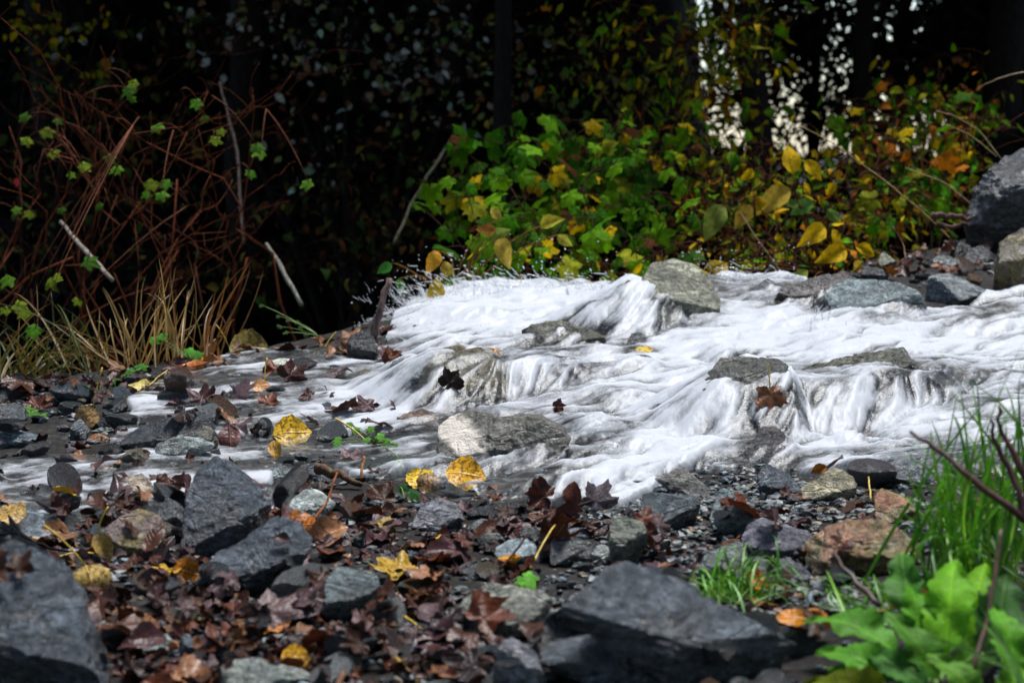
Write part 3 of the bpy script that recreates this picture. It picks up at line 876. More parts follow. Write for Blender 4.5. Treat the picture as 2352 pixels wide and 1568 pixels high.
ZONES = [([(-150, 1230), (500, 1150), (1000, 1140), (1450, 1170), (1850, 1100), (2050, 1110), (1900, 1350), (1880, 1600), (-150, 1600)], 142),
         ([(-150, 900), (450, 860), (620, 960), (620, 1060), (960, 1000), (960, 1120), (600, 1230), (-150, 1230)], 54),
         ([(1960, 600), (2300, 560), (2300, 680), (1980, 665)], 26),
         (WATER, 40),
         ([(-150, 880), (320, 868), (280, 1000), (-150, 1020)], 24),
         ([(-100, 1090), (240, 1060), (330, 940), (560, 840), (900, 830), (900, 1080), (640, 1050), (600, 1180), (230, 1250), (-100, 1230)], 34)]
spots = []
for zi, (poly, n) in enumerate(ZONES):
    pa = np.array(poly)
    c = 0
    while c < n:
        px, py = random.uniform(pa[:, 0].min(), pa[:, 0].max()), random.uniform(pa[:, 1].min(), pa[:, 1].max())
        if inpoly(px, py, poly):
            spots.append((px, py, zi)); c += 1
for px, py, zi in spots:
    p = hit(px, py)
    if zi != 3 and hm_at(p[0], p[1], HHERO) > .03:
        px += random.choice([-70, 70]); py += 20; p = hit(px, py)
    i = random.randrange(len(SHARDS))
    me, Q = SHARDS[i]
    sz = random.choice([.013, .016, .02, .024, .028, .034, .044])
    if zi == 3: sz = random.uniform(.02, .05)
    yaw, nrm = random.uniform(0, 6.28), tnormal(p[0], p[1], HM0, .05)
    m = rot_z_tilt(nrm, yaw, abs(random.gauss(0, .35)))
    z = p[2] if zi == 3 else min(hm_at(p[0], p[1]), p[2] + .035)
    zz = z + sz * (.05 if zi == 3 else (.5 if zi == 5 else .22))
    mat4 = Matrix.Translation((p[0], p[1], zz)) @ m @ Matrix.Diagonal((sz * random.uniform(.9, 1.5), sz, sz * random.uniform(.8, 1.2), 1))
    k = RNG.choice(len(STONE_COL), p=STONE_W)
    cn, cc = STONE_COL[k]
    j = random.uniform(.6, 1.35) * (.55 if zi == 3 else 1)
    o = obj('stone', me, color=[c * j for c in cc], matrix=mat4)
    A = np.array(mat4)
    Wq = Q @ A[:3, :3].T + A[:3, 3]
    raster(Wq, HM)
    if zi == 3: raster(Wq + np.array([0, 0, random.choice([-.012, .003, .004])]), HD)
    szw = 'tiny' if sz < .014 else ('small' if sz < .024 else 'fist sized')
    shp = ['flat', 'angular', 'rounded', 'angular', 'rounded', 'thin'][i % 6]
    lead = f'{szw} {shp} {cn} stone' + (' in rapids' if zi == 3 else '')
    tag(o, small_label(lead, px, py), 'stone', 'loose stones along the stream')

# more broken stone filling the gaps
rb = MB()
UR, FR = ICO[2]
RM = []
for k in range(8):
    rg = np.random.default_rng(900 + k)
    Q = UR * np.array([1, rg.uniform(.6, .9), rg.uniform(.35, .7)])
    for c in range(8):
        nrm = rg.normal(0, 1, 3); nrm /= np.linalg.norm(nrm)
        pr = Q @ nrm
        Q -= np.outer(np.maximum(pr - np.quantile(pr, rg.uniform(.65, .9)), 0) * .95, nrm)
    RM.append(Q)
for k in range(620):
    poly = [ZONES[0][0], ZONES[1][0], ZONES[2][0], [(1400, 1160), (1900, 1110), (2050, 1150), (1900, 1420), (1650, 1420), (1400, 1300)]][RNG.choice(4, p=[.42, .25, .10, .23])]
    pa = np.array(poly)
    px, py = random.uniform(pa[:, 0].min(), pa[:, 0].max()), random.uniform(pa[:, 1].min(), pa[:, 1].max())
    if not inpoly(px, py, poly): continue
    p = hit(px, py); sz = random.uniform(.007, .017)
    A = np.array(rot_z_tilt((0, 0, 1), random.uniform(0, 6.28), abs(random.gauss(0, .5))))[:3, :3]
    V = (RM[k % 8] * sz) @ A.T + np.array([p[0], p[1], p[2] + sz * .2])
    j = random.uniform(.6, 1.2)
    rb.add(V, FR, [c * j for c in STONE_COL[RNG.choice(len(STONE_COL), p=STONE_W)][1]])
    raster(V, HM)
o = obj('rubble', rb.mesh('rubble', M['gravel'], True))
tag(o, 'small broken stone rubble filling the gaps of the bank', 'rubble', kind='stuff')
# fine gravel nobody could count
gb = MB()
U1, F1 = ICO[1]
gcount = 0
while gcount < 4200:
    px, py = random.uniform(-400, 2100), random.uniform(860, 1600)
    if gcount % 9 == 1: px, py = random.uniform(2050, 2900), random.uniform(1110, 1600)
    if gcount % 3 == 0: px, py = random.uniform(1350, 2050), random.uniform(1110, 1420)
    if py < 1080 and px > 900: continue
    dens = 0.5 + 0.5 * math.sin(px * .013) * math.cos(py * .021)
    if random.random() > .35 + .65 * dens: continue
    gcount += 1
    d = 2.45 + (1640 - py) * .0026
    x, y, _ = P(px, py, hit_d(px, py)) if gcount % 4 == 0 else P(px, py, d + random.uniform(-.05, .3))
    z = hm_at(x, y, HM0)
    s = abs(random.gauss(.004, .003)) + .002
    a = RNG.normal(0, .18, U1.shape); gj = random.uniform(.3, 1.0)
    cc = STONE_COL[RNG.choice(len(STONE_COL), p=STONE_W)][1]
    gb.add((U1 + a) * np.array([s * 1.3, s, s * .7]) + np.array([x, y, z + s * .3]), F1, [c * gj for c in cc])
o = obj('gravel', gb.mesh('gravel', M['gravel'], False))
tag(o, 'fine grey gravel and grit between the bank stones', 'gravel', kind='stuff')

# ------------------------------------------------------------------ the stream surface
WS, WSY = 0.0036, 0.0068
wx = np.arange(-1.55, 1.95, WS); wy = np.arange(3.05, 5.95, WSY)
WX, WY = np.meshgrid(wx, wy)
hx = np.clip(((WX - HX0) / HS).astype(int), 0, len(hmx) - 1); hy = np.clip(((WY - HY0) / HS).astype(int), 0, len(hmy) - 1)
bed = blur(HM0, 6)[hy, hx]
ppx, ppy, pdd = project(WX, WY, bed)
inside = inpoly(ppx, ppy, WATER).astype(float)
ins = blur(inside, 10)
edge = sstep(0.08, 0.7, ins)
P3 = np.stack([WX, WY, np.zeros_like(WX)], -1)
leftness = 1 - sstep(820, 1020, ppx)
along = WX * 0.94 + WY * 0.34; across = -WX * 0.34 + WY * 0.94
flowp = np.stack([along, across, np.zeros_like(WX)], -1)
lump = fbm(flowp * np.array([6, 11, 1]) + 3, 21, 3)
lump2 = fbm(flowp * np.array([17, 30, 1]) + 9, 31, 3)
amp = 0.35 + 0.65 * (1 - leftness)
zw = bed + 0.014 + 0.008 * (1 - leftness) + amp * (0.024 * lump + 0.014 * lump2)
# water running over and heaping up behind the boulders
hd = HD.copy()
hdm = (hd > -5).astype(float)
hdf = np.where(hd > -5, hd, 0)
k1, k0 = blur(hdf, 5), blur(hdm, 5)
drp = np.where(k0 > 0.25, k1 / np.maximum(k0, 1e-6) - 0.02 * (1 - sstep(.25, .9, k0)), -9.0)
drape = drp[hy, hx]
drape = np.where(drape > -5, np.minimum(drape, bed + .104 + .02 * lump2), drape)
m_, f_ = blur((HDB > -5).astype(float), 5), blur(np.where(HDB > -5, HDB, 0), 5)
drb = np.where(m_ > .25, f_ / np.maximum(m_, 1e-6) - .02 * (1 - sstep(.25, .9, m_)), -9.0)
back = drb.copy()
hdx, hdy = HS * 1.0, HS * 0.36
for st in range(1, 64):
    sx_, sy_ = st, int(round(st * .36))
    sh = np.full(drb.shape, -9.0)
    sh[sy_:, sx_:] = drb[:drb.shape[0] - sy_, :drb.shape[1] - sx_]
    back = np.maximum(back, sh - .010 - st * HS * .05)
bk = back > -5
b1, b0 = blur(np.where(bk, back, 0), 8), blur(bk.astype(float), 8)
back = np.where(b0 > .3, b1 / np.maximum(b0, 1e-6) - .02 * (1 - sstep(.3, .95, b0)), -9.0)
backw = back[hy, hx]
zw = np.where((backw > -5) & (ins > .05), np.maximum(zw, np.minimum(backw, bed + .080) + (.016 * lump + .010 * lump2) - .004), zw)
film = 0.006 * fbm(flowp * np.array([9, 22, 1]), 41, 3)
zw = np.where((drape > -5) & (ins > .05), np.maximum(zw, drape + film), zw)
# thrown clear of each lip, the water comes down on a slant
slx = (.50 + .25 * lump) * WS; sly = (.62 + .3 * lump2) * WSY
for st in range(46):
    sh = zw.copy(); sh[:, :-1] = zw[:, 1:]
    zw = np.maximum(zw, sh - slx)
    if st % 2 == 0:
        sh = zw.copy(); sh[:-1] = zw[1:]
        zw = np.maximum(zw, sh - sly)
zw = blur(zw, 5) * .7 + blur(zw, 1) * .3
zw = np.maximum(zw, np.where(drape > -5, drape + film - .002, -9))
zw = (bed - .055) * (1 - edge) + zw * edge
# flow field and silky strands (line integral convolution of noise)
zs = blur(zw, 10)
gyv, gxv = np.gradient(zs, WSY, WS)
vx = -1.0 - 1.8 * gxv + 0.7 * fbm(P3 * 7, 51, 3)
vy = -0.22 - 1.8 * gyv + 0.7 * fbm(P3 * 7 + 7, 52, 3)
vn = np.sqrt(vx ** 2 + vy ** 2) + 1e-6
vx, vy = vx / vn, vy / vn
def lic(noise, steps, h):
    acc = noise.copy(); n = 1
    iy0, ix0 = np.indices(noise.shape).astype(float)
    for sgn in (1, -1):
        fx_, fy_ = ix0.copy(), iy0.copy()
        for _ in range(steps):
            ii = np.clip(fy_.astype(int), 0, noise.shape[0] - 1); jj = np.clip(fx_.astype(int), 0, noise.shape[1] - 1)
            fx_ += sgn * vx[ii, jj] * h / WS; fy_ += sgn * vy[ii, jj] * h / WSY
            acc += noise[np.clip(fy_.astype(int), 0, noise.shape[0] - 1), np.clip(fx_.astype(int), 0, noise.shape[1] - 1)]; n += 1
    a = acc / n
    return (a - a.mean()) / (a.std() + 1e-9)
n1 = RNG.random(WX.shape)
s_fine = lic(n1, 8, .004)
s_mid = lic(blur(RNG.random(WX.shape), 2), 11, .0055)
s_big = lic(blur(RNG.random(WX.shape), 7), 15, .007)
strand = 0.45 * s_fine + 0.9 * s_mid + 0.9 * s_big
strand = strand / strand.std()
turb = fbm(P3 * np.array([26, 34, 1]) + 5, 71, 3)
zw = zw + edge * (0.0007 * s_fine + 0.0014 * s_mid + 0.0022 * s_big + .0035 * turb) * (0.45 + 0.55 * (1 - leftness))
# where the water is white and where it is clear
foam = 0.72 - 0.31 * leftness + .55 * leftness * fbm(P3 * np.array([8, 12, 1]) + 4, 91, 3)
BLOBS = [(1580, 700, 75, 55, .05), (1290, 770, 90, 32, .18), (1462, 786, 28, 20, .15), (1060, 865, 85, 50, .22), (1160, 1110, 140, 55, .12), (1110, 1020, 110, 40, .10), (1260, 1030, 70, 50, .3),
         (1725, 840, 45, 35, .25), (1900, 875, 120, 32, .42), (2100, 850, 70, 40, .22), (1765, 1020, 60, 60, .12), (1390, 990, 50, 25, .30), (1850, 670, 110, 28, .18), (2010, 695, 110, 28, .22),
         (2250, 720, 60, 30, .35), (2270, 900, 60, 60, .5), (2150, 1045, 150, 35, .35), (1340, 905, 60, 20, .5), (1250, 925, 60, 25, .5), (1030, 940, 60, 25, .5), (1780, 765, 220, 48, 1.3), (1150, 712, 190, 40, 1.2),
         (860, 925, 75, 40, 1.0), (1400, 1115, 80, 40, .95), (1420, 825, 60, 25, .85), (1600, 1010, 90, 50, .85), (2030, 950, 90, 55, .95), (2120, 770, 130, 38, 1.15), (380, 930, 60, 22, .7), (640, 845, 60, 18, .6), (650, 890, 60, 20, .3),
         (420, 1120, 60, 22, .9), (160, 1130, 60, 18, .7), (130, 1150, 90, 40, .32), (800, 1095, 40, 25, .6), (1480, 680, 40, 40, 1.0), (1230, 860, 60, 25, .8), (1010, 880, 30, 40, .6), (1600, 890, 80, 40, .8), (560, 960, 60, 30, .25), (700, 1020, 60, 30, .2), (250, 1210, 80, 30, .2)]
fpx, fpy, _ = project(WX, WY, zw)
wsum = np.full(WX.shape, 0.6); fsum = foam * 0.6
for bx, by, rx_, ry_, v in BLOBS:
    g = 4.0 * np.exp(-(((fpx - bx) / rx_) ** 2 + ((fpy - by) / ry_) ** 2))
    wsum += g; fsum += g * v
foam = fsum / wsum
foam = foam + 0.20 * fbm(flowp * np.array([7, 14, 1]), 61, 3) + 0.12 * lump + .18 * lump2 + .16 * turb + .10 * fbm(P3 * np.array([60, 70, 1]), 81, 3)
foam = foam + strand * (0.22 - .05 * leftness) + leftness * (.16 * turb + .12 * fbm(P3 * np.array([110, 130, 1]), 83, 2))
alpha = sstep(0.22, 1.08, foam) * .96
alpha = alpha * sstep(0.30, 0.85, ins + .16 * fbm(P3 * np.array([22, 30, 1]), 95, 2))
keep = (ins[:-1, :-1] > .06)
wi = np.arange(WX.size).reshape(WX.shape)
Fw = np.stack([wi[:-1, :-1], wi[:-1, 1:], wi[1:, 1:], wi[1:, :-1]], -1)[keep]
usedv = np.unique(Fw)
remap = np.zeros(WX.size, np.int64); remap[usedv] = np.arange(len(usedv))
Vw = np.stack([WX, WY, zw], -1).reshape(-1, 3)[usedv]
wm = mesh_from('stream_water', Vw, remap[Fw], True, M['water'])
at = wm.attributes.new('foam', 'FLOAT', 'POINT')
at.data.foreach_set('value', alpha.ravel()[usedv].astype(np.float32))
water = obj('water', wm)
water['kind'] = 'structure'
# the bed under the water is washed gravel
bedm = inpoly(*project(GX, GY, GZ)[:2], WATER).astype(np.float32)
bedm *= (GY > 2.5) & (GY < 6.2)
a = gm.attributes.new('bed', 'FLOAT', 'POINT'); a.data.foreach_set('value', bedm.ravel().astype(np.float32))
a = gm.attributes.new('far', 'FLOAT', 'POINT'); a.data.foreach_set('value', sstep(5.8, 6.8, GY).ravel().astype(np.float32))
def wz(x, y):
    ix = int(np.clip((x - wx[0]) / WS, 0, len(wx) - 1)); iy = int(np.clip((y - wy[0]) / WSY, 0, len(wy) - 1))
    return zw[iy, ix] if ins[iy, ix] > .3 else -9

# spray thrown up along the far edge and round the boulders
sp = MB()
U2, F2 = ICO[1]
def drop(c, r, stretch=1.0, dirv=(0, 0, 1)):
    q = Vector((0, 0, 1)).rotation_difference(Vector(dirv)).to_matrix()
    A = np.array(q)
    V = (U2 * np.array([r, r, r * stretch])) @ A.T + np.asarray(c)
    sp.add(V, F2)
def jet(base, length, r, dirv):
    dirv = np.asarray(dirv, float); dirv /= np.linalg.norm(dirv)
    side = RNG.normal(0, .25, 3)
    p = curve_pts(base, base + dirv * length, side * length * .25, 5)
    V, F = tube(p, np.array([r, r * .8, r * .55, r * .35, r * .12]), 5)
    sp.add(V, F)
for px0, py0, wdt, n, hgt, dxl in [(1010, 672, 70, 70, .05, -.8), (1110, 662, 100, 80, .05, -.3), (1300, 668, 130, 80, .035, -.1), (950, 735, 40, 24, .03, -1.4), (1400, 672, 60, 50, .03, 0), (1690, 640, 50, 36, .03, .1), (1610, 605, 30, 14, .02, 0), (1880, 745, 25, 25, .05, 0), (900, 790, 30, 20, .02, -1.4)]:
    for k in range(n):
        px, py = random.gauss(px0, wdt), py0 + random.gauss(4, 12)
        b = hit(px, py + 6)
        zz = max(wz(b[0], b[1]), b[2])
        b = np.array([b[0], b[1], zz - .005])
        jet(b, abs(random.gauss(hgt * .3, hgt * .35)) + .004, random.choice([.0008, .0012, .0016, .0022, .0035]), (random.gauss(dxl, .45), random.gauss(0, .3), random.uniform(.6, 1.4)))
for px0, py0, sx_, sy_, n in [(1010, 645, 60, 32, 120), (1130, 620, 70, 40, 50), (1270, 620, 60, 35, 70), (1370, 640, 50, 25, 30), (930, 705, 40, 30, 50), (1700, 610, 50, 22, 45), (1600, 590, 25, 12, 14), (1830, 600, 30, 30, 12), (880, 740, 40, 30, 16)]:
    for k in range(n):
        px, py = random.gauss(px0, sx_), random.gauss(py0, sy_)
        c = P(px, min(py, 760), 5.35 + random.gauss(0, .12))
        drop(c, random.choice([.0007, .0009, .0012, .0018]), random.uniform(1, 3.0), (random.gauss(-.5, .6), random.gauss(0, .3), random.gauss(.5, .5)))
for px0, py0, sx_, sy_, n in [(1010, 680, 70, 34, 260), (930, 740, 45, 30, 130), (1150, 660, 80, 22, 130), (1320, 660, 80, 16, 110), (1690, 630, 40, 12, 40), (880, 790, 30, 18, 40)]:
    for k in range(n):
        px, py = random.gauss(px0, sx_), random.gauss(py0, sy_)
        c = P(px, py, 5.33 + random.gauss(0, .1))
        zz = max(wz(c[0], c[1]), hm_at(c[0], c[1], HM0))
        c[2] = max(c[2], zz + .002)
        drop(c, random.choice([.0005, .0007, .0009, .0012]), random.uniform(5, 18), (random.gauss(-1, .5), random.gauss(0, .3), random.gauss(.45, .4)))
o = obj('water_spray', sp.mesh('water_spray', M['spray']))
tag(o, 'white spray and droplets leaping over the far edge of the rapids', 'spray', kind='stuff')

# ------------------------------------------------------------------ leaves
def leaf_strip(shape, seed, rows=9, cup=.25, bend=.2, wave=.05):
    rg = np.random.default_rng(seed)
    V, UV, F = [], [], []
    cols = [-1, -.5, 0, .5, 1]
    ph = rg.uniform(0, 6)
    for i in range(rows + 1):
        t = i / rows
        if shape == 'ovate':
            w = .30 * math.sin(math.pi * min(1, t ** .80)) ** .9 * (1 + (.06 if i % 2 else -.03))
        elif shape == 'round':
            w = .46 * math.sin(math.pi * min(1, t ** .78)) ** .62 * (1 + (.07 if i % 2 else -.04))
        elif shape == 'lance':
            w = .15 * math.sin(math.pi * t ** .9) ** .8
        elif shape == 'dock':
            w = .27 * math.sin(math.pi * t ** .8) ** .7 * (1 + .10 * math.sin(i * 2.1 + seed))
        else:
            w = .3 * math.sin(math.pi * t)
        if i in (0, rows): w = .012
        for c in cols:
            x = c * w
            z = cup * abs(x) * 1.2 + bend * (t - .25) ** 2 * -1 + (wave * .5 * math.sin(t * 23 + ph * 2 + c * 2.9) * abs(c) if shape == 'dock' else 0) + wave * math.sin(t * (11 if shape == 'dock' else 7) + ph + c * 1.6) * (abs(c) * .8 + .2) * min(1, 4 * t * (1 - t) + .1)
            V.append((x, t, z)); UV.append((x, t, 0))
    n = len(cols)
    for i in range(rows):
        for j in range(n - 1):
            F.append((i * n + j, i * n + j + 1, (i + 1) * n + j + 1, (i + 1) * n + j))
    return V, F, UV
def leaf_maple(seed, cup=.2, wave=.1, curl=0.0):
    rg = np.random.default_rng(seed)
    key = [(-180, .10), (-165, .30), (-140, .42), (-118, .62), (-98, .52), (-84, .54), (-66, .76), (-52, .90), (-40, .74), (-24, .60), (-12, .84), (0, 1.02),
           (12, .84), (24, .60), (40, .74), (52, .90), (66, .76), (84, .54), (98, .52), (118, .62), (140, .42), (165, .30), (180, .10)]
    ka = np.array([k[0] for k in key]) + rg.normal(0, 2.5, len(key)); kr = np.array([k[1] for k in key]) * rg.uniform(.88, 1.1, len(key))
    ka.sort()
    n = 44
    ang = np.linspace(-178, 178, n)
    rr = np.interp(ang, ka, kr) * (1 + .05 * np.where(np.arange(n) % 2, 1, -1))
    V, UV, F = [(0, 0, 0)], [(0, 0, 0)], []
    ph = rg.uniform(0, 6, 3)
    rings = (.4, .72, 1.0)
    for q in rings:
        for a, r in zip(ang, rr):
            x = math.sin(R(a)) * r * q; y = math.cos(R(a)) * r * q
            d = math.hypot(x, y)
            z = -cup * d * d + wave * d * math.sin(3 * R(a) + ph[0]) + wave * .6 * d * math.sin(7 * R(a) + ph[1]) * q + curl * max(0, y) ** 2 * .6 + curl * .5 * x * x
            V.append((x * (1 - .25 * abs(curl) * d), y * (1 - .25 * abs(curl) * d), z)); UV.append((x, y * .7 + .3, 0))
    for i in range(n - 1):
        F.append((0, 1 + i, 2 + i))
        for k in range(2):
            a, b = 1 + k * n, 1 + (k + 1) * n
            F.append((a + i, b + i, b + i + 1, a + i + 1))
    return V, F, UV
def lmesh(kind, mat, seed, **kw):
    V, F, UV = leaf_maple(seed, **kw) if kind == 'maple' else leaf_strip(kind, seed, **kw)
    F = [tuple(reversed(f)) for f in F]
    return mesh_from('leaf', V, F, True, M[mat], UV), (np.array(V), F, UV)
def orient(normal, heading, roll=0.0):
    """leaf frame: +Y along heading, +Z along normal"""
    n = Vector(normal).normalized(); h = Vector(heading)
    h = (h - n * h.dot(n))
    if h.length < 1e-5: h = n.orthogonal()
    h.normalize()
    x = h.cross(n)
    m = Matrix((x, h, n)).transposed()
    return m.to_4x4()
DEADM = [lmesh('maple', 'dead', 200 + k, cup=[.1, .35, -.3, .2, -.1, .5][k % 6], wave=[.12, .22, .16, .3, .2, .1][k % 6], curl=[0, .5, -.4, .7, .2, -.7][k % 6]) for k in range(9)]
DEADO = [lmesh('ovate', 'dead', 300 + k, cup=[.1, .5, -.4, .25][k % 4], bend=[.1, .5, -.4, .3][k % 4], wave=.08) for k in range(6)]
DEADR = [lmesh('round', 'dead_bright', 350 + k, cup=[.1, .4, -.3][k % 3], bend=[.2, .5, -.2][k % 3], wave=[.10, .07, .13][k % 3]) for k in range(3)]
FRM = [lmesh('maple', 'leaf', 400 + k, cup=.25, wave=.07) for k in range(5)]
FRO = [lmesh('ovate', 'leaf', 500 + k, cup=[.2, .4, -.2][k % 3], bend=[.3, .6, .1][k % 3], wave=.04) for k in range(5)]
FRL = [lmesh('lance', 'leaf', 600 + k, cup=.3, bend=[.2, .7, -.3][k % 3], wave=.03) for k in range(4)]
FRD = [lmesh('dock', 'dock', 700 + k, rows=22, cup=.25, bend=[.5, .3, .7][k % 3], wave=.06) for k in range(4)]

DEAD_COL = [('dark brown', (.060, .023, .013)), ('blackish', (.014, .009, .010)), ('mauve grey', (.120, .078, .085)), ('red brown', (.115, .030, .012)), ('purple brown', (.070, .032, .036)), ('light brown', (.26, .125, .06)), ('orange', (.42, .15, .02)), ('yellow', (.62, .38, .03))]
DEAD_W = [.25, .10, .13, .15, .17, .13, .05, .02]
HMB = blur(HM, 3)
LPOLYS = [([(-150, 1240), (640, 1180), (1000, 1140), (1350, 1190), (1560, 1240), (1700, 1330), (1240, 1300), (1240, 1600), (-150, 1600)], 192),
          ([(-150, 910), (430, 860), (880, 800), (960, 960), (960, 1120), (560, 1180), (-150, 1240)], 40),
          ([(1250, 1180), (1500, 1200), (1900, 1100), (2000, 1200), (1900, 1500), (1500, 1300)], 14),
          ([(-150, 850), (440, 840), (440, 900), (-150, 980)], 26), ([(440, 845), (640, 800), (900, 745), (900, 800), (700, 822), (500, 845)], 14), ([(1900, 640), (2000, 600), (2350, 540), (2350, 620), (2000, 650)], 14), ([(2100, 1200), (2900, 1150), (2900, 1600), (1900, 1600)], 0)]
def lay_leaf(px, py, size, kindset, heading=None, lift=.004, tilt=.6):
    p = hit(px, py)
    x, y = p[0], p[1]
    z = max(hm_at(x, y, HMB), wz(x, y))
    n = tnormal(x, y, HMB, .03) + RNG.normal(0, tilt * .6, 3) * np.array([1, 1, .3])
    n[2] = max(n[2], .35)
    a = random.uniform(0, 6.28) if heading is None else heading
    m = orient(n, (math.cos(a), math.sin(a), 0))
    i = random.randrange(len(kindset))
    return Matrix.Translation((x, y, z + lift + random.uniform(0, .008))) @ m @ Matrix.Scale(size, 4), i
for poly, n in LPOLYS:
    pa = np.array(poly); c = 0
    while c < n:
        px, py = random.uniform(pa[:, 0].min(), pa[:, 0].max()), random.uniform(pa[:, 1].min(), pa[:, 1].max())
        if not inpoly(px, py, poly): continue
        q_ = hit(px, py)
        if hm_at(q_[0], q_[1], HHERO) > .022 and random.random() < .9: continue
        c += 1
        mp = random.random() < .72
        ks = DEADM if mp else DEADO
        size = random.uniform(.028, .056) if mp else random.uniform(.045, .085)
        m4, i = lay_leaf(px, py, size, ks)
        cn, cc = DEAD_COL[RNG.choice(len(DEAD_COL), p=DEAD_W)]
        j = random.uniform(.7, 1.35)
        o = obj('fallen_leaf', ks[i][0], color=[v * j for v in cc], matrix=m4)
        st = ['flat', 'curled', 'domed', 'crumpled', 'wavy', 'folded'][i % 6] if mp else ['flat', 'cupped', 'domed', 'bent'][i % 4]
        tag(o, small_label(f'{st} {cn} {"lobed" if mp else "oval"} dead leaf', px, py, 'large' if size > (.042 if mp else .065) else 'small'), 'leaf', 'fallen leaves on the bank')
# the rest of the litter
lb = MB()
for k in range(2300):
    poly, _ = LPOLYS[RNG.choice(7, p=[.60, .06, .10, .12, .03, .03, .06])]
    pa = np.array(poly)
    px, py = random.uniform(pa[:, 0].min(), pa[:, 0].max()), random.uniform(pa[:, 1].min(), pa[:, 1].max())
    if not inpoly(px, py, poly): continue
    q_ = hit(px, py)
    if hm_at(q_[0], q_[1], HHERO) > .015 and random.random() < .95: continue
    ks = DEADM if random.random() < .7 else DEADO
    m4, i = lay_leaf(px, py, random.uniform(.014, .036), ks, lift=-.004, tilt=.8)
    V, F, UV = ks[i][1]
    A = np.array(m4)
    lj = random.uniform(.5, 1.2)
    lb.add(V @ A[:3, :3].T + A[:3, 3], F, [v * lj for v in DEAD_COL[RNG.choice(6, p=[.3, .15, .15, .15, .17, .08])][1]], UV)
o = obj('leaf_litter', lb.mesh('leaf_litter', M['dead_tint']))
tag(o, 'dark sodden leaf litter packed between the bank stones', 'leaf litter', kind='stuff')

# single leaves that stand out
def hero_leaf(label, kind, color, px, py, size, normal, heading, stem=None, lift=.012, stemcol=(.5, .36, .04), dd=0.0, seed=0):
    ks = {'maple': DEADM, 'ovate': DEADO, 'round': DEADR}[kind]
    p = hit(px, py + 12)
    d = p[1] * CP - (p[2] - CZ) * SP
    c = P(px, py, d - .015 + dd)
    zmin = max(hm_at(c[0], c[1], HMB), wz(c[0], c[1])) + lift
    if c[2] < zmin: c[2] = zmin
    S = size * d / FPX
    m = orient(normal, heading)
    off = Vector(m.col[1][:3]) * (S * (.0 if kind == 'maple' else .5))
    o = obj('fallen_leaf', ks[seed % len(ks)][0], color=color, matrix=Matrix.Translation(Vector(c) - off) @ m @ Matrix.Scale(S, 4))
    tag(o, label, 'leaf', 'bright leaves along the stream')
    if stem:
        b = Vector(c) - off
        e = b + Vector(stem) * S
        pts = curve_pts(b, e, (0, 0, .08 * S), 6)
        V, F = tube(pts, np.linspace(.0011, .0019, 6), 5)
        s = bpy.data.objects.new('stem', mesh_from('stem', V, F, True, M['stem']))
        s.color = (*stemcol, 1)
        col.objects.link(s)
        s.parent = o
        s.matrix_parent_inverse = o.matrix_world.inverted()
    return o
YEL, ORG, DYE = (.72, .44, .015), (.55, .17, .015), (.62, .36, .05)
UPC = (0, -.55, .85)
hero_leaf('yellow rounded leaf with brown spots in the middle of the left shallows', 'round', YEL, 672, 1000, 91, (0.1, -.75, .7), (1, .2, .15), (.9, -.4, -.5), seed=0)
hero_leaf('purple brown square leaf with orange blotches', 'ovate', (.13, .055, .05), 528, 1025, 85, (-.1, -.8, .6), (.15, -.2, -1), seed=0)
hero_leaf('dark maroon leaf standing up in the shallow rapids', 'maple', (.055, .016, .012), 665, 862, 56, (.1, -.85, .45), (.6, .1, .4), dd=-.03, seed=1)
hero_leaf('maroon leaf with orange edge near the black driftwood rock', 'maple', (.13, .035, .012), 897, 848, 46, (-.1, -.8, .6), (.5, .2, .5), dd=-.03, seed=3)
hero_leaf('large olive yellow leaf at the far edge of the shallows', 'round', (.26, .21, .05), 572, 797, 92, (0, -.8, .55), (1, .1, -.1), (-.35, .1, .55), dd=-.05, seed=0)
hero_leaf('orange spotted leaf at the foot of the dry grass', 'ovate', (.60, .20, .06), 445, 845, 62, (.1, -.8, .5), (1, 0, .2), dd=-.03, seed=2)
hero_leaf('pale yellow leaf with a slanting stalk by the far shallows', 'ovate', (.66, .56, .16), 322, 886, 58, (0, -.6, .8), (-1, .2, 0), (1.5, .1, .6), seed=0)
hero_leaf('tan leaf with a yellow corner beside the white topped stone', 'round', (.48, .30, .12), 196, 975, 70, (-.2, -.85, .4), (-.3, .1, -.8), (.3, .1, 1.3), seed=0)
hero_leaf('vivid yellow leaf at the edge of the rapids', 'round', (.95, .62, .01), 962, 1098, 70, (0, -.7, .7), (-.6, .3, .3), seed=0)
hero_leaf('pale brown leaf under the vivid yellow leaf', 'round', (.48, .30, .14), 985, 1112, 60, (.2, -.8, .6), (.1, -.2, -1), seed=0)
hero_leaf('yellow and orange leaf plastered at the near waterline', 'round', (.85, .45, .02), 1070, 1122, 94, (0, -.7, .7), (1, .1, -.2), seed=0)
hero_leaf('large yellow cream leaf with a long stalk beside the corner boulder', 'round', (.72, .50, .14), 212, 1340, 98, (.1, -.85, .5), (.35, -.1, -.9), (-.95, .1, .9), lift=.02, dd=-.04, seed=0)
hero_leaf('olive and brown leaf behind the large yellow cream leaf', 'ovate', (.30, .20, .05), 238, 1318, 80, (.3, -.8, .5), (.3, -.1, -.8), (.35, .1, .75), lift=.014, seed=1)
hero_leaf('orange brown leaf with a yellow stalk tucked under the tilted slab', 'round', (.55, .21, .012), 428, 1312, 70, (-.2, -.85, .4), (.7, .0, -.2), (-1.8, -.1, -.7), lift=.012, dd=-.03, seed=0)
hero_leaf('rusty orange rounded leaf behind the tilted slab', 'round', (.50, .16, .02), 690, 1205, 82, (-.1, -.85, .5), (1, .1, -.15), dd=-.02, seed=2)
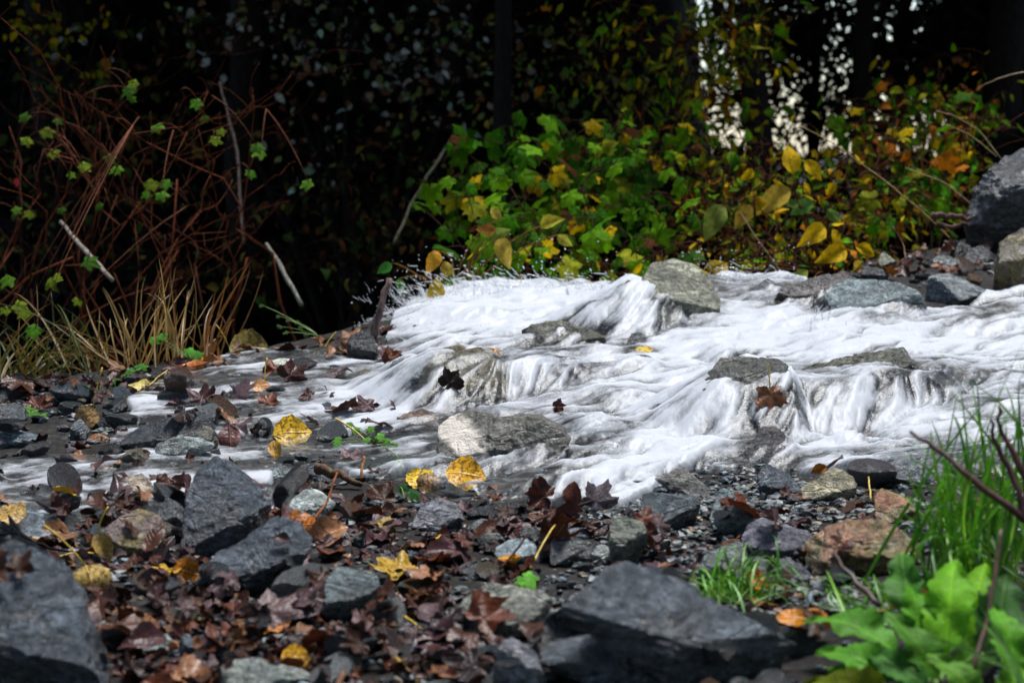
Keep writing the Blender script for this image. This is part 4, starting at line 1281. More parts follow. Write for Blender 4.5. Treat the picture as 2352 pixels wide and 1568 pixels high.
hero_leaf('yellow leaf among dark leaves at the bottom edge', 'round', (.80, .42, .02), 680, 1525, 70, (0, -.7, .7), (1, .1, .1), seed=0)
hero_leaf('maroon curled leaf hanging over the near waterline', 'maple', (.085, .025, .018), 1250, 1140, 62, (-.3, -.8, .4), (-.9, .1, .3), lift=.02, dd=-.05, seed=3)
hero_leaf('red brown folded leaf beside the smooth mauve leaf', 'ovate', (.15, .045, .03), 1318, 1150, 72, (-.4, -.8, .3), (.1, -.1, -1), lift=.02, dd=-.05, seed=1)
hero_leaf('smooth mauve lobed leaf at the near waterline', 'maple', (.14, .115, .13), 1370, 1160, 58, (.1, -.9, .35), (.5, .1, .8), lift=.02, dd=-.04, seed=0)
hero_leaf('black ragged leaf standing on the edge of the rapids', 'maple', (.012, .008, .008), 1030, 925, 50, (.1, -.9, .3), (.5, 0, .6), lift=.01, dd=-.03, seed=3)
hero_leaf('orange leaf draped on the golden brown boulder', 'ovate', (.62, .26, .03), 1120, 840, 82, (.3, -.7, .65), (-.5, -.3, -.6), lift=.006, dd=-.03, seed=0)
hero_leaf('brown leaf hung with a yellow stalk in the split fall', 'maple', (.24, .10, .05), 1768, 980, 52, (.1, -.9, .35), (.1, -.1, -1), (-.1, .1, 1.3), lift=.02, dd=-.06, seed=0)
hero_leaf('yellow leaf caught in white water above the ledge', 'ovate', (.65, .45, .04), 1480, 845, 42, UPC, (1, .1, -.1), dd=-.02, seed=0)
hero_leaf('orange leaf resting in the lap of the near waterline', 'ovate', (.55, .24, .05), 1255, 1000, 42, UPC, (1, .1, -.3), dd=-.02, seed=0)
hero_leaf('orange tipped leaf on top of the tan angular stone', 'ovate', (.40, .16, .02), 1880, 1078, 40, (-.2, -.9, .3), (-.9, 0, -.3), (.9, .1, .5), lift=.0, dd=-.12, seed=1, stemcol=(.05, .02, .02))
hero_leaf('dark red leaf poking out behind the quartz banded boulder', 'maple', (.08, .025, .02), 1278, 962, 28, (0, -.8, .5), (1, 0, .2), dd=-.02, seed=3)
hero_leaf('orange leaf under the shadow of the long foreground slab', 'maple', (.40, .13, .015), 1425, 1420, 46, (.1, -.9, .4), (.3, 0, .8), lift=.02, dd=-.08, seed=0)
hero_leaf('orange brown leaf between the slab and the pitted rock', 'maple', (.45, .16, .012), 1510, 1440, 58, (.1, -.9, .4), (.8, 0, -.3), lift=.02, dd=-.08, seed=4)
hero_leaf('bright orange leaf lying under the broad green plant', 'ovate', (.72, .26, .01), 1822, 1490, 80, (0, -.7, .7), (1, .1, -.15), lift=.012, seed=0)
hero_leaf('orange brown leaf cupped under the green dock leaves', 'maple', (.33, .10, .012), 2085, 1430, 66, (-.2, -.9, .3), (.5, 0, .5), (-1.6, .1, -.4), lift=.05, dd=-.06, seed=1)
hero_leaf('orange sliver of leaf beside the pale blue grey stone', 'ovate', (.75, .32, .01), 1170, 1310, 56, (0, -.7, .7), (1, 0, .05), lift=.012, seed=2)
hero_leaf('yellow mottled leaf behind the brown leaves by the mauve plate', 'maple', (.42, .30, .06), 880, 1205, 38, UPC, (1, .2, 0), seed=0)
hero_leaf('large mauve brown lobed leaf spread at the bottom', 'maple', (.12, .075, .075), 620, 1475, 78, (0, -.6, .8), (.4, .5, 0), lift=.016, seed=0)
hero_leaf('yellow torn leaf at the left edge above the corner boulder', 'round', (.55, .36, .10), 22, 1225, 80, UPC, (-1, .2, 0), seed=0)
hero_leaf('white backed leaf edge by the maroon leaf in the shallows', 'ovate', (.55, .58, .45), 645, 835, 42, (0, -.5, .85), (1, 0, 0), dd=-.02, seed=0)
hero_leaf('orange leaf below the shallow falls near the yellow leaf', 'ovate', (.52, .25, .08), 590, 900, 60, (0, -.6, .8), (-1, -.1, -.1), seed=0)
hero_leaf('yellow brown leaf on the edge below the spotted yellow leaf', 'ovate', (.60, .34, .05), 632, 1048, 52, (0, -.8, .6), (.2, 0, -1), seed=3)

# ------------------------------------------------------------------ sticks, stalks, twigs on the ground
def stick(label, pts, r0, r1, color, cat='stick', name='stick', sides=7, rough=.15, group=None, mat='bark'):
    pts = np.array(pts, float)
    t = np.linspace(0, 1, len(pts)); tt = np.linspace(0, 1, max(10, len(pts) * 3))
    q = np.stack([np.interp(tt, t, pts[:, k]) for k in range(3)], -1)
    q[1:-1] += RNG.normal(0, r0 * .25, q[1:-1].shape)
    c = q[0].copy()
    V, F = tube(q - c, np.linspace(r0, r1, len(tt)), sides, rough, len(label))
    o = obj(name, mesh_from(name, V, F, True, M[mat]), loc=tuple(c), color=color)
    return tag(o, label, cat, group)
stick('weathered driftwood stub standing at the left end of the rapids', [P(852, 785, 4.95), P(872, 715, 4.95), P(896, 640, 4.97)], .010, .008, (.16, .11, .10), 'driftwood')
stick('dark twig lying across the near bank below the black waterline stone', [P(1085, 1240, 3.35), P(1180, 1215, 3.38), P(1290, 1175, 3.42), P(1360, 1150, 3.45)], .0035, .003, (.035, .018, .015), 'twig', 'twig')
stick('reddish twig lying in the left shallows', [P(118, 1085, 3.75), P(170, 1120, 3.7), P(240, 1145, 3.68)], .003, .006, (.14, .06, .045), 'twig', 'twig')
stick('thin red brown stem leaning over the pink streaked stone', [P(720, 1195, 3.35), P(752, 1150, 3.4), P(775, 1085, 3.45)], .0025, .002, (.20, .07, .03), 'twig', 'twig')
stick('splintered piece of driftwood by the dark slate block', [P(728, 1075, 3.7), P(775, 1090, 3.68), P(830, 1112, 3.66)], .011, .005, (.12, .075, .05), 'driftwood')
stick('orange brown upright twig end near the small green herb', [P(828, 1100, 3.7), P(836, 1048, 3.72)], .003, .0025, (.36, .16, .07), 'twig', 'twig')
stick('dark thin twig over the broad beige slab at the bottom', [P(1075, 1430, 2.72), P(1180, 1405, 2.74), P(1290, 1385, 2.78)], .004, .002, (.02, .01, .01), 'twig', 'twig')
stick('brown straight stem at the bottom edge among dead leaves', [P(770, 1590, 2.5), P(800, 1500, 2.62), P(815, 1430, 2.7)], .004, .002, (.16, .08, .05), 'twig', 'twig')
stick('tangled black twig on the left beside the corner boulder', [P(20, 1185, 3.3), P(60, 1235, 3.22), P(120, 1260, 3.18), P(215, 1275, 3.15)], .003, .002, (.012, .008, .01), 'twig', 'twig')
stick('fine dark twig crossing the pale blue grey stone', [P(1148, 1305, 3.05), P(1180, 1270, 3.08), P(1215, 1222, 3.12)], .0022, .0016, (.05, .02, .02), 'twig', 'twig')
stick('dark twig pointing out of the leaves on the tan stone', [P(1895, 1080, 3.6), P(1935, 1045, 3.62)], .0022, .0015, (.05, .02, .02), 'twig', 'twig')
for k, (lab, a, b) in enumerate([('short yellow leaf stalk across the bottom left leaves', (745, 1495, 2.7), (805, 1462, 2.74)), ('yellow leaf stalk pointing down at the bottom centre', (890, 1490, 2.66), (958, 1565, 2.55)),
        ('green yellow stalk beside the broad beige slab', (930, 1415, 2.82), (1000, 1480, 2.72)), ('yellow stalk standing beside the pale blue grey stone', (1215, 1310, 3.02), (1275, 1205, 3.1)),
        ('yellow stalk lying by the mauve plate', (985, 1265, 3.2), (1012, 1228, 3.24)), ('yellow stalk upright beside the tan angular stone', (2000, 1150, 3.35), (1995, 1095, 3.4)), ('yellow stalk in the shallows beside the maroon leaf', (606, 880, 4.5), (613, 822, 4.52)),
        ('yellow green stalk by the pale yellow leaf', (340, 890, 4.5), (385, 850, 4.55)), ('yellow stalk end near the black driftwood rock', (745, 800, 4.8), (772, 762, 4.82)), ('short yellow stalk in the white water beyond the ledge', (2160, 835, 4.6), (2168, 808, 4.62)),
        ('yellow stalk lying near the lower tangled twigs', (120, 1280, 3.12), (215, 1270, 3.14)), ('olive stalk leaning over the edge of the rapids', (770, 960, 3.95), (845, 1015, 3.9))]):
    stick(lab, [P(*a), (P(*a) + P(*b)) / 2 + np.array([0, 0, .004]), P(*b)], .0019, .0014, (.52, .36, .04), 'leaf stalk', 'leaf_stalk', 5, 0, 'loose leaf stalks', 'stem')

def gz(x, y):
    return float(zter(np.array([x]), np.array([y]))[0])
# ------------------------------------------------------------------ blades and plants
def blade_mesh(base, tip, bend, w, n=8, twist=0.0):
    p = curve_pts(base, tip, bend, n)
    side = np.array([1.0, .2, 0])
    V, F = [], []
    for i in range(n):
        t = i / (n - 1)
        ww = w * (1 - t) ** .6 * (.55 + .45 * min(1, t * 5)) + w * .04
        s = np.array([math.cos(twist * t), math.sin(twist * t) * .7, .1])
        V += [p[i] - s * ww / 2, p[i] + np.array([0, 0, -ww * .18]), p[i] + s * ww / 2]
    for i in range(n - 1):
        for k in (0, 1):
            F.append((i * 3 + k, i * 3 + k + 1, (i + 1) * 3 + k + 1, (i + 1) * 3 + k))
    return V, F
def clump(name, label, cat, base, blades, part='blade', group=None):
    """blades: list of (base, tip, bend, width, colour)"""
    root = empty(name, base, label, cat, group)
    b0 = np.asarray(base)
    for a, t, bd, w, c in blades:
        V, F = blade_mesh(np.asarray(a), np.asarray(t), bd, w, twist=random.uniform(-1.2, 1.2))
        obj(part, mesh_from(part, np.array(V) - np.asarray(a), F, True, M['grass']), root, loc=tuple(a), color=c)
    return root
def grass_at(n, bx, by, sx, sy, tips, d, hw, cols, bendup=.02, w=.004):
    out = []
    for k in range(n):
        px, py = random.gauss(bx, sx), random.gauss(by, sy)
        b = P(px, py, d + random.gauss(0, .05))
        zt = float(zter(np.array([b[0]]), np.array([b[1]]))[0])
        b[2] = min(b[2], zt + .01) if b[2] > zt else zt
        tx, ty, spx, spy = random.choice(tips)
        t = P(random.gauss(tx, spx), random.gauss(ty, spy), d + random.gauss(0, hw))
        c = random.choice(cols); j = random.uniform(.7, 1.3)
        out.append((b, t, (random.gauss(0, .01), random.gauss(0, .01), abs(random.gauss(bendup, .015))), w * random.uniform(.6, 1.3), [v * j for v in c]))
    return out
GRN = [(.09, .30, .015), (.06, .22, .012), (.16, .36, .02), (.04, .15, .012)]
DRY = [(.42, .26, .09), (.30, .19, .06), (.50, .34, .14), (.22, .15, .04), (.33, .17, .05)]
clump('dry_grass_clump', 'tall upright bleached grass clump on the far left bank', 'grass', P(370, 838, 4.85), grass_at(34, 375, 838, 32, 6, [(385, 640, 45, 28), (340, 680, 30, 30), (430, 700, 40, 40)], 4.9, .1, DRY, .01, .005))
clump('dry_grass_clump', 'low fanned straw grass clump beside the bleached grass', 'grass', P(275, 835, 4.9), grass_at(26, 275, 832, 30, 6, [(200, 690, 40, 30), (150, 770, 50, 30), (260, 720, 40, 30), (120, 800, 40, 20)], 4.95, .1, DRY, .02, .006))
clump('dry_grass_clump', 'brown fern like dry grass near the middle of the far bank', 'grass', P(480, 830, 4.95), grass_at(18, 480, 832, 22, 5, [(560, 620, 25, 15), (480, 740, 25, 30), (520, 690, 30, 30)], 4.97, .08, [(.24, .11, .03), (.18, .08, .02), (.30, .15, .05)], .01, .007))
clump('dry_grass_clump', 'olive brown grass thicket at the left edge of the far bank', 'grass', P(120, 870, 5.0), grass_at(80, 110, 872, 75, 8, [(60, 740, 60, 40), (180, 770, 50, 40), (120, 790, 60, 30)], 5.0, .15, [(.08, .08, .015), (.12, .085, .02), (.05, .08, .012), (.16, .10, .03)], .02, .006))
clump('grass_tuft', 'small bright green grass tuft before the mauve slabs', 'grass', hit(1720, 1385), grass_at(80, 1705, 1388, 60, 8, [(1660, 1330, 55, 25), (1740, 1290, 45, 25), (1830, 1340, 45, 18), (1600, 1350, 30, 20)], hit_d(1705, 1385) - .02, .06, GRN[:3], .015, .004))
clump('grass_tuft', 'large green grass tuft overhanging the water on the right', 'grass', P(2330, 1330, 2.75), grass_at(120, 2270, 1330, 110, 30, [(2230, 1130, 70, 50), (2330, 1050, 50, 80), (2150, 1180, 60, 50), (2290, 1000, 60, 70), (2340, 900, 25, 60), (2140, 1010, 50, 40), (2230, 930, 50, 50), (2100, 1120, 40, 40), (2060, 1200, 40, 40)], 2.78, .09, GRN, .03, .006))
clump('grass_tuft', 'thin green grass blades leaning left under the dock leaves', 'grass', P(2060, 1400, 2.7), grass_at(26, 2040, 1400, 60, 12, [(1900, 1350, 40, 25), (2000, 1300, 50, 30), (1880, 1390, 30, 14)], 2.7, .05, GRN[:3], .01, .004))
# dark reddish bare stems
for k, pts in enumerate([[(2352, 1195, 2.5), (2240, 1105, 2.52), (2160, 1040, 2.54), (2090, 990, 2.56)], [(2360, 1200, 2.6), (2335, 1110, 2.62), (2285, 1015, 2.63), (2275, 960, 2.63)], [(2365, 1120, 2.55), (2330, 1050, 2.56), (2300, 990, 2.57), (2293, 930, 2.57)], [(2230, 1560, 2.35), (2275, 1400, 2.4), (2290, 1290, 2.43), (2300, 1215, 2.45)], [(2020, 1390, 2.5), (1960, 1330, 2.55), (1915, 1270, 2.58)]]):
    stick(['long dark red stem slanting over the water at the right', 'dark stem rising behind the slanting red stem', 'short dark red stem tip at the right edge', 'upright brown stem between the dock leaves', 'short dark stem before the rust red stone'][k],
          [P(*q) for q in pts], .0052 if k < 3 else .004, .0022, [(.055, .012, .012), (.045, .01, .01), (.06, .012, .012), (.07, .035, .02), (.05, .02, .012)][k], 'weed stalk', 'weed_stalk', 7, .12, 'bare stems of the near bank', 'stem')
for k, (x_, y_) in enumerate([(1.05, 2.75), (1.25, 2.45), (1.15, 3.1), (1.45, 2.85), (1.5, 3.3), (1.0, 2.2)]):
    b_ = np.array([x_, y_, gz(x_, y_)])
    bl = []
    for q in range(34):
        a_ = b_ + np.array([random.gauss(0, .07), random.gauss(0, .05), 0])
        t_ = a_ + np.array([random.gauss(-.03, .07), random.gauss(0, .06), random.uniform(.07, .2)])
        c_ = random.choice(GRN); j_ = random.uniform(.7, 1.3)
        bl.append((a_, t_, (random.gauss(0, .01), random.gauss(0, .01), .02), .004 * random.uniform(.6, 1.3), [v * j_ for v in c_]))
    clump('grass_tuft', ['green grass tuft just past the right end of the near bank', 'green grass tuft past the frame beside the dock leaves', 'green grass tuft behind the overhanging grass, past the frame', 'far right grass tuft of the near bank', 'grass tuft at the water edge past the frame', 'grass tuft nearest the viewer past the dock leaves'][k], 'grass', b_, bl)
# broad leaved plant at the lower right
dock = empty('broad_leaf_plant', P(2150, 1620, 2.4), 'broad bright green leafy plant at the lower right corner', 'plant')
for k, (bx, by, tx, ty, d, L, nrm, c) in enumerate([
        (2170, 1500, 2190, 1265, 2.45, .155, (-.25, -.8, .45), (.17, .46, .05)), (2095, 1410, 2040, 1235, 2.5, .12, (-.5, -.6, .6), (.15, .45, .07)), (2060, 1500, 1880, 1345, 2.45, .12, (.2, -.5, .85), (.12, .36, .06)),
        (2260, 1500, 2352, 1290, 2.4, .135, (.2, -.8, .5), (.13, .36, .06)), (2060, 1560, 1880, 1490, 2.4, .11, (.1, -.6, .8), (.11, .34, .05)), (2130, 1580, 1990, 1500, 2.38, .10, (.0, -.7, .7), (.10, .33, .05)),
        (2080, 1640, 1850, 1545, 2.35, .14, (0, -.7, .6), (.13, .17, .02)), (2250, 1610, 2130, 1510, 2.32, .11, (.2, -.7, .6), (.22, .55, .06)), (2300, 1640, 2352, 1500, 2.3, .12, (.1, -.8, .5), (.16, .42, .05)), (2250, 1640, 2160, 1590, 2.3, .1, (.1, -.6, .8), (.13, .40, .06)),
        (2110, 1480, 2100, 1330, 2.46, .1, (.1, -.8, .45), (.10, .34, .03)), (2150, 1560, 2040, 1400, 2.4, .1, (.3, -.7, .5), (.14, .42, .04)), (2230, 1480, 2260, 1290, 2.5, .1, (-.3, -.8, .4), (.20, .50, .05)), (2000, 1590, 1900, 1530, 2.4, .1, (-.2, -.6, .7), (.16, .40, .04)), (2340, 1560, 2290, 1380, 2.34, .1, (.1, -.8, .4), (.12, .38, .04)),
        (2300, 1420, 2250, 1330, 2.5, .09, (-.1, -.7, .6), (.09, .28, .05)), (2190, 1540, 2300, 1460, 2.38, .09, (.2, -.7, .5), (.08, .22, .03))]):
    a, b = P(bx, by, d), P(tx, ty, d + .05)
    h = b - a
    sc = np.linalg.norm(h)
    V0 = FRD[k % 4][0]; dj = [1.15, .6, .9, .4, 1.0, .55][k % 6]
    obj('leaf', V0, dock, color=[c[0] * dj, c[1] * dj, c[2] * .6], matrix=Matrix.Translation(Vector(a)) @ orient(nrm, h) @ Matrix.Diagonal((sc * .86, sc, sc, 1)))
    V, F = tube(curve_pts(np.array(dock.location), a, (0, 0, -.01), 5) - np.array(dock.location), np.linspace(.004, .003, 5), 6)
    obj('leaf_stalk', mesh_from('leaf_stalk', V, F, True, M['stem']), dock, loc=dock.location, color=(.15, .30, .05))
clump('grass_tuft', 'thick pale green stalks crossing the dock leaves', 'grass', P(2340, 1580, 2.3), [(P(2330, 1540, 2.32), P(2040, 1435, 2.36), (0, 0, .005), .010, (.16, .38, .07)), (P(2352, 1570, 2.3), P(2250, 1390, 2.35), (0, 0, .006), .009, (.14, .36, .06)), (P(2345, 1580, 2.3), P(2255, 1430, 2.33), (.004, 0, .006), .008, (.18, .40, .08))])
hero_leaf('pale tan hanging leaf in the grass at the right', 'ovate', (.58, .38, .12), 2245, 1175, 80, (.3, -.9, .2), (.6, 0, -.8), lift=.0, dd=-.45, seed=0)

# small green herbs
def herb(label, base, leaves, color, size):
    root = empty('green_herb', base, label, 'herb', 'small green herbs by the water')
    b = np.asarray(base, float)
    for px, py, d in leaves:
        e = P(px, py, d)
        V, F = tube(curve_pts(b, e, (0, 0, .006), 5) - b, np.linspace(.0012, .0009, 5), 5)
        obj('stem', mesh_from('stem', V, F, True, M['stem']), root, loc=tuple(b), color=(.12, .22, .04))
        j = random.uniform(.8, 1.25)
        obj('leaf', random.choice(FRM)[0], root, color=[v * j for v in color], matrix=Matrix.Translation(Vector(e)) @ orient((random.gauss(0, .3), -.6, .8), (random.gauss(0, 1), random.gauss(0, .4), random.gauss(-.2, .3))) @ Matrix.Scale(size * random.uniform(.8, 1.2), 4))
    return root
g1 = (.13, .36, .06)
herb('small green lobed herb beside the rapids near the brown film stone', P(860, 1020, 3.93), [(800, 975, 3.95), (815, 985, 3.94), (855, 985, 3.93), (870, 1000, 3.9), (885, 1012, 3.9), (905, 1020, 3.9), (845, 1010, 3.88), (780, 1010, 3.9), (770, 1020, 3.88), (920, 1055, 3.8)], g1, .013)
herb('green herb at the left edge over a straw coloured tangle', P(75, 965, 4.3), [(58, 940, 4.32), (75, 948, 4.3), (95, 955, 4.28), (65, 955, 4.28)], g1, .016)
herb('pair of green leaves on the far left bank below the grass', P(195, 915, 4.55), [(180, 905, 4.55), (205, 890, 4.55), (210, 915, 4.52)], (.08, .26, .04), .018)
herb('green trailing herb at the water edge by the pale yellow leaf', P(265, 890, 4.6), [(250, 890, 4.6), (270, 875, 4.58), (275, 890, 4.56), (260, 905, 4.55), (290, 860, 4.62), (305, 850, 4.62), (325, 845, 4.62)], (.05, .20, .03), .02)
herb('green heart shaped leaf at the foot of the dry grass', P(440, 830, 4.85), [(450, 812, 4.85), (430, 808, 4.87), (350, 780, 4.9), (365, 775, 4.88)], (.10, .32, .04), .024)
herb('single upright green leaf beside the long foreground slab', P(1215, 1360, 2.85), [(1205, 1335, 2.84), (1222, 1340, 2.83), (1212, 1325, 2.86)], (.16, .46, .06), .02)
herb('green leaf bit in front of the yellow waterline leaves', P(930, 1150, 3.55), [(920, 1118, 3.58), (945, 1132, 3.55)], (.03, .13, .03), .018)
herb('little green sprig hanging below the brown film stone', P(915, 1060, 3.78), [(905, 1062, 3.78), (920, 1075, 3.76)], g1, .012)

# ------------------------------------------------------------------ background shrubs
def shrub(name, label, cat, base, stems, regions, leafset, palette, size, twigcol, stemcol, seed, facing=(0, -.6, .6), group=None, droop=.5, r0=.006, stuff=0):
    """stems: end points (px, py, d); regions: (px, py, sx, sy, d, sd, n)"""
    rg = random.Random(seed)
    root = empty(name, base, label, cat, group)
    b = np.asarray(base, float)
    samples = []
    for e in stems:
        e = P(*e)
        bend = np.array([rg.gauss(0, .06), rg.gauss(0, .06), abs(rg.gauss(.05, .05))])
        q = curve_pts(b + np.array([rg.gauss(0, .05), rg.gauss(0, .05), 0]), e, bend, 9, .006)
        V, F = tube(q - b, np.linspace(r0, r0 * .3, 9), 6, .1, seed)
        obj('stem', mesh_from('stem', V, F, True, M['bark']), root, loc=tuple(b), color=stemcol)
        samples.append(q[2:])
    S = np.concatenate(samples)
    tw = MB()
    sb = MB()
    cnt = 0
    pts = []
    for px, py, sx, sy, d, sd, n in regions:
        for k in range(n):
            pts.append(P(rg.gauss(px, sx), rg.gauss(py, sy), d + rg.gauss(0, sd)))
    for k, p in enumerate(pts):
        dd = ((S - p) ** 2).sum(1) + np.maximum(S[:, 2] - p[2], 0) ** 2 * 2
        q0 = S[int(np.argmin(dd))]
        mid = np.array([0, 0, abs(rg.gauss(.02, .02))])
        V, F = tube(curve_pts(q0, p, mid, 5) - b, np.linspace(r0 * .3, .0011, 5), 4)
        tw.add(V, F)
        if k % 3 == 0:
            S = np.concatenate([S, p[None], ((p + q0) / 2)[None]])
        out = p - q0
        h = np.array([out[0] * 2 + rg.gauss(0, .5), out[1] + rg.gauss(-.2, .4), -droop + rg.gauss(0, .3)])
        nrm = np.array(facing) + np.array([rg.gauss(0, .6), rg.gauss(0, .4), rg.gauss(0, .5)])
        c = rg.choices([x[0] for x in palette], [x[1] for x in palette])[0]
        j = rg.uniform(.6, 1.35)
        s = size * rg.uniform(.5, 1.3)
        m4 = Matrix.Translation(Vector(p)) @ orient(nrm, h) @ Matrix.Scale(s, 4)
        me = rg.choice(leafset)
        if k < 290:
            obj('leaf', me[0], root, color=[v * j for v in c], matrix=m4)
        else:
            V, F, UV = me[1]
            A = np.array(m4)
            sb.add(V @ A[:3, :3].T + A[:3, 3] - b, F, [v * j for v in c], UV)
    o = obj('twigs', tw.mesh('twigs', M['bark']), root, loc=tuple(b), color=twigcol)
    o['kind'] = 'stuff'
    if sb.V:
        o = obj('foliage', sb.mesh('foliage', M['leaf_tint']), root, loc=tuple(b))
        o['kind'] = 'stuff'
    return root
G1, G2, G3, Y1, Y2, O1, B1 = (.052, .21, .003), (.12, .30, .004), (.030, .12, .003), (.62, .42, .004), (.26, .28, .008), (.50, .16, .006), (.10, .035, .008)
def foot(px, d):
    x, y, _ = P(px, 700, d)
    return (x, y, gz(x, y))
shrub('maple_sapling', 'green maple sapling with yellowing leaves behind the rapids', 'sapling', foot(1260, 6.3), [(1080, 420, 6.5), (1200, 330, 6.5), (1350, 330, 6.6), (1500, 400, 6.5), (1120, 520, 6.2), (1400, 480, 6.3), (1280, 560, 6.0)],
      [(1080, 500, 70, 40, 6.1, .15, 26), (1180, 440, 90, 45, 6.3, .2, 40), (1300, 350, 110, 40, 6.6, .2, 70), (1450, 370, 90, 50, 6.6, .2, 70), (1380, 470, 90, 45, 6.3, .2, 66), (1100, 380, 60, 60, 6.5, .2, 14), (1260, 560, 110, 40, 6.0, .15, 40), (1480, 560, 70, 50, 6.1, .2, 26), (1130, 600, 70, 30, 5.9, .1, 14), (1350, 620, 90, 25, 5.9, .1, 22)],
      FRM, [(G1, 4), (G2, 4), (G3, 2), (Y2, 1.6), (Y1, 1.2), (B1, .8)], .049, (.06, .025, .015), (.07, .03, .02), 11)
shrub('willow_shrub', 'tall thin willow with hanging yellow green leaves before the sky gap', 'shrub', foot(1580, 7.2), [(1500, 60, 7.6), (1600, 20, 7.6), (1680, 100, 7.5), (1560, 250, 7.4), (1450, 180, 7.6), (1650, 350, 7.2)],
      [(1520, 60, 100, 60, 7.6, .3, 90), (1640, 160, 80, 100, 7.6, .3, 190), (1560, 300, 90, 80, 7.4, .3, 130), (1640, 420, 70, 70, 7.1, .3, 110), (1700, 90, 60, 60, 7.4, .3, 90), (1400, 150, 90, 90, 7.6, .3, 80)],
      FRL + FRO[:1], [(Y2, 4), (Y1, 2), (G2, 3), (O1, .8), (B1, .8)], .058, (.05, .02, .012), (.04, .02, .015), 12, droop=.7)
shrub('autumn_shrub', 'mixed yellow and green leafy shrub along the far bank', 'shrub', foot(1760, 6.6), [(1650, 420, 6.8), (1760, 360, 6.9), (1880, 380, 6.8), (1700, 520, 6.4), (1860, 520, 6.4), (1960, 440, 6.7)],
      [(1640, 520, 70, 60, 6.4, .25, 120), (1720, 460, 80, 60, 6.7, .25, 130), (1850, 430, 90, 50, 6.8, .25, 130), (1900, 540, 80, 45, 6.4, .2, 110), (1760, 590, 80, 30, 6.1, .15, 70), (1560, 600, 60, 30, 6.1, .15, 30), (1960, 590, 60, 25, 6.2, .1, 25)],
      FRO[:2] + FRL, [(Y2, 3.5), (Y1, 2), (G2, 3), (G3, 2), (O1, 1), (B1, 1.6)], .046, (.07, .025, .015), (.06, .03, .02), 13)
shrub('autumn_shrub', 'orange and green shrub beside the pale capped black rock', 'shrub', foot(2150, 7.0), [(2050, 280, 7.3), (2150, 250, 7.4), (2250, 280, 7.3), (2080, 420, 7.0), (2200, 400, 7.0)],
      [(2090, 300, 80, 45, 7.3, .25, 120), (2200, 290, 80, 45, 7.3, .25, 120), (2060, 400, 70, 50, 7.0, .25, 110), (2170, 430, 60, 50, 6.9, .2, 100), (2040, 510, 60, 40, 6.6, .2, 90), (1980, 330, 50, 60, 7.3, .2, 60), (2150, 210, 80, 50, 7.5, .2, 60)],
      FRO[:2] + FRL + FRM[:1], [(Y2, 3), (G1, 3), (G2, 2), (O1, 2), (Y1, 1.2), (B1, 1.2)], .048, (.08, .03, .015), (.06, .03, .02), 14)
shrub('leafy_tree', 'slender tree with sparse pale grey green leaves high over the dark hollow', 'tree', foot(800, 8.6), [(450, 60, 8.8), (620, 20, 8.9), (800, 100, 8.8), (960, 60, 9.0), (720, 250, 8.6), (1080, 150, 9.0)],
      [(470, 60, 80, 50, 8.8, .4, 34), (640, 90, 90, 70, 8.8, .4, 60), (830, 70, 110, 50, 8.9, .4, 90), (860, 150, 90, 40, 8.8, .4, 50), (1020, 90, 100, 60, 9.0, .4, 80), (720, 240, 60, 80, 8.5, .4, 34), (1000, 230, 120, 60, 8.9, .4, 70), (700, 340, 50, 60, 8.4, .3, 8)],
      FRO, [((.52, .54, .45), 4), ((.36, .55, .36), 2), ((.52, .40, .30), 2), ((.32, .35, .10), 3), ((.20, .10, .05), 3)], .044, (.012, .008, .006), (.012, .009, .008), 15, facing=(0, -.9, .35), r0=.02)
shrub('autumn_branch_tree', 'bush with small yellow leaves in the upper left corner', 'shrub', foot(60, 8.4), [(60, 60, 8.7), (150, 30, 8.7), (240, 20, 8.7), (-60, 100, 8.6)],
      [(70, 45, 60, 35, 8.7, .3, 34), (120, 90, 50, 25, 8.7, .3, 22), (210, 40, 30, 30, 8.6, .3, 12), (230, 150, 40, 20, 8.3, .2, 12)],
      FRO, [(Y1, 3), (Y2, 3), ((.5, .5, .45), 1.5), (O1, 1)], .045, (.02, .01, .008), (.03, .015, .01), 16, facing=(0, -.9, .35), r0=.012)
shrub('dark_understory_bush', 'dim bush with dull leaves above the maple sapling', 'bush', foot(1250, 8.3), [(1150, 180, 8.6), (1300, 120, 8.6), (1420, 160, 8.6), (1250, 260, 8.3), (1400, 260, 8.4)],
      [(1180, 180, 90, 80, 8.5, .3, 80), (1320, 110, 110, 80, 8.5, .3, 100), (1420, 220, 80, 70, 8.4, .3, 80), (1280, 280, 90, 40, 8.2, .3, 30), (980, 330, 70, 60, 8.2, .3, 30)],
      FRO + FRL[:1], [((.20, .22, .05), 4), ((.10, .22, .03), 3), ((.24, .12, .04), 2), ((.50, .36, .04), 1)], .045, (.02, .009, .006), (.02, .01, .008), 17)

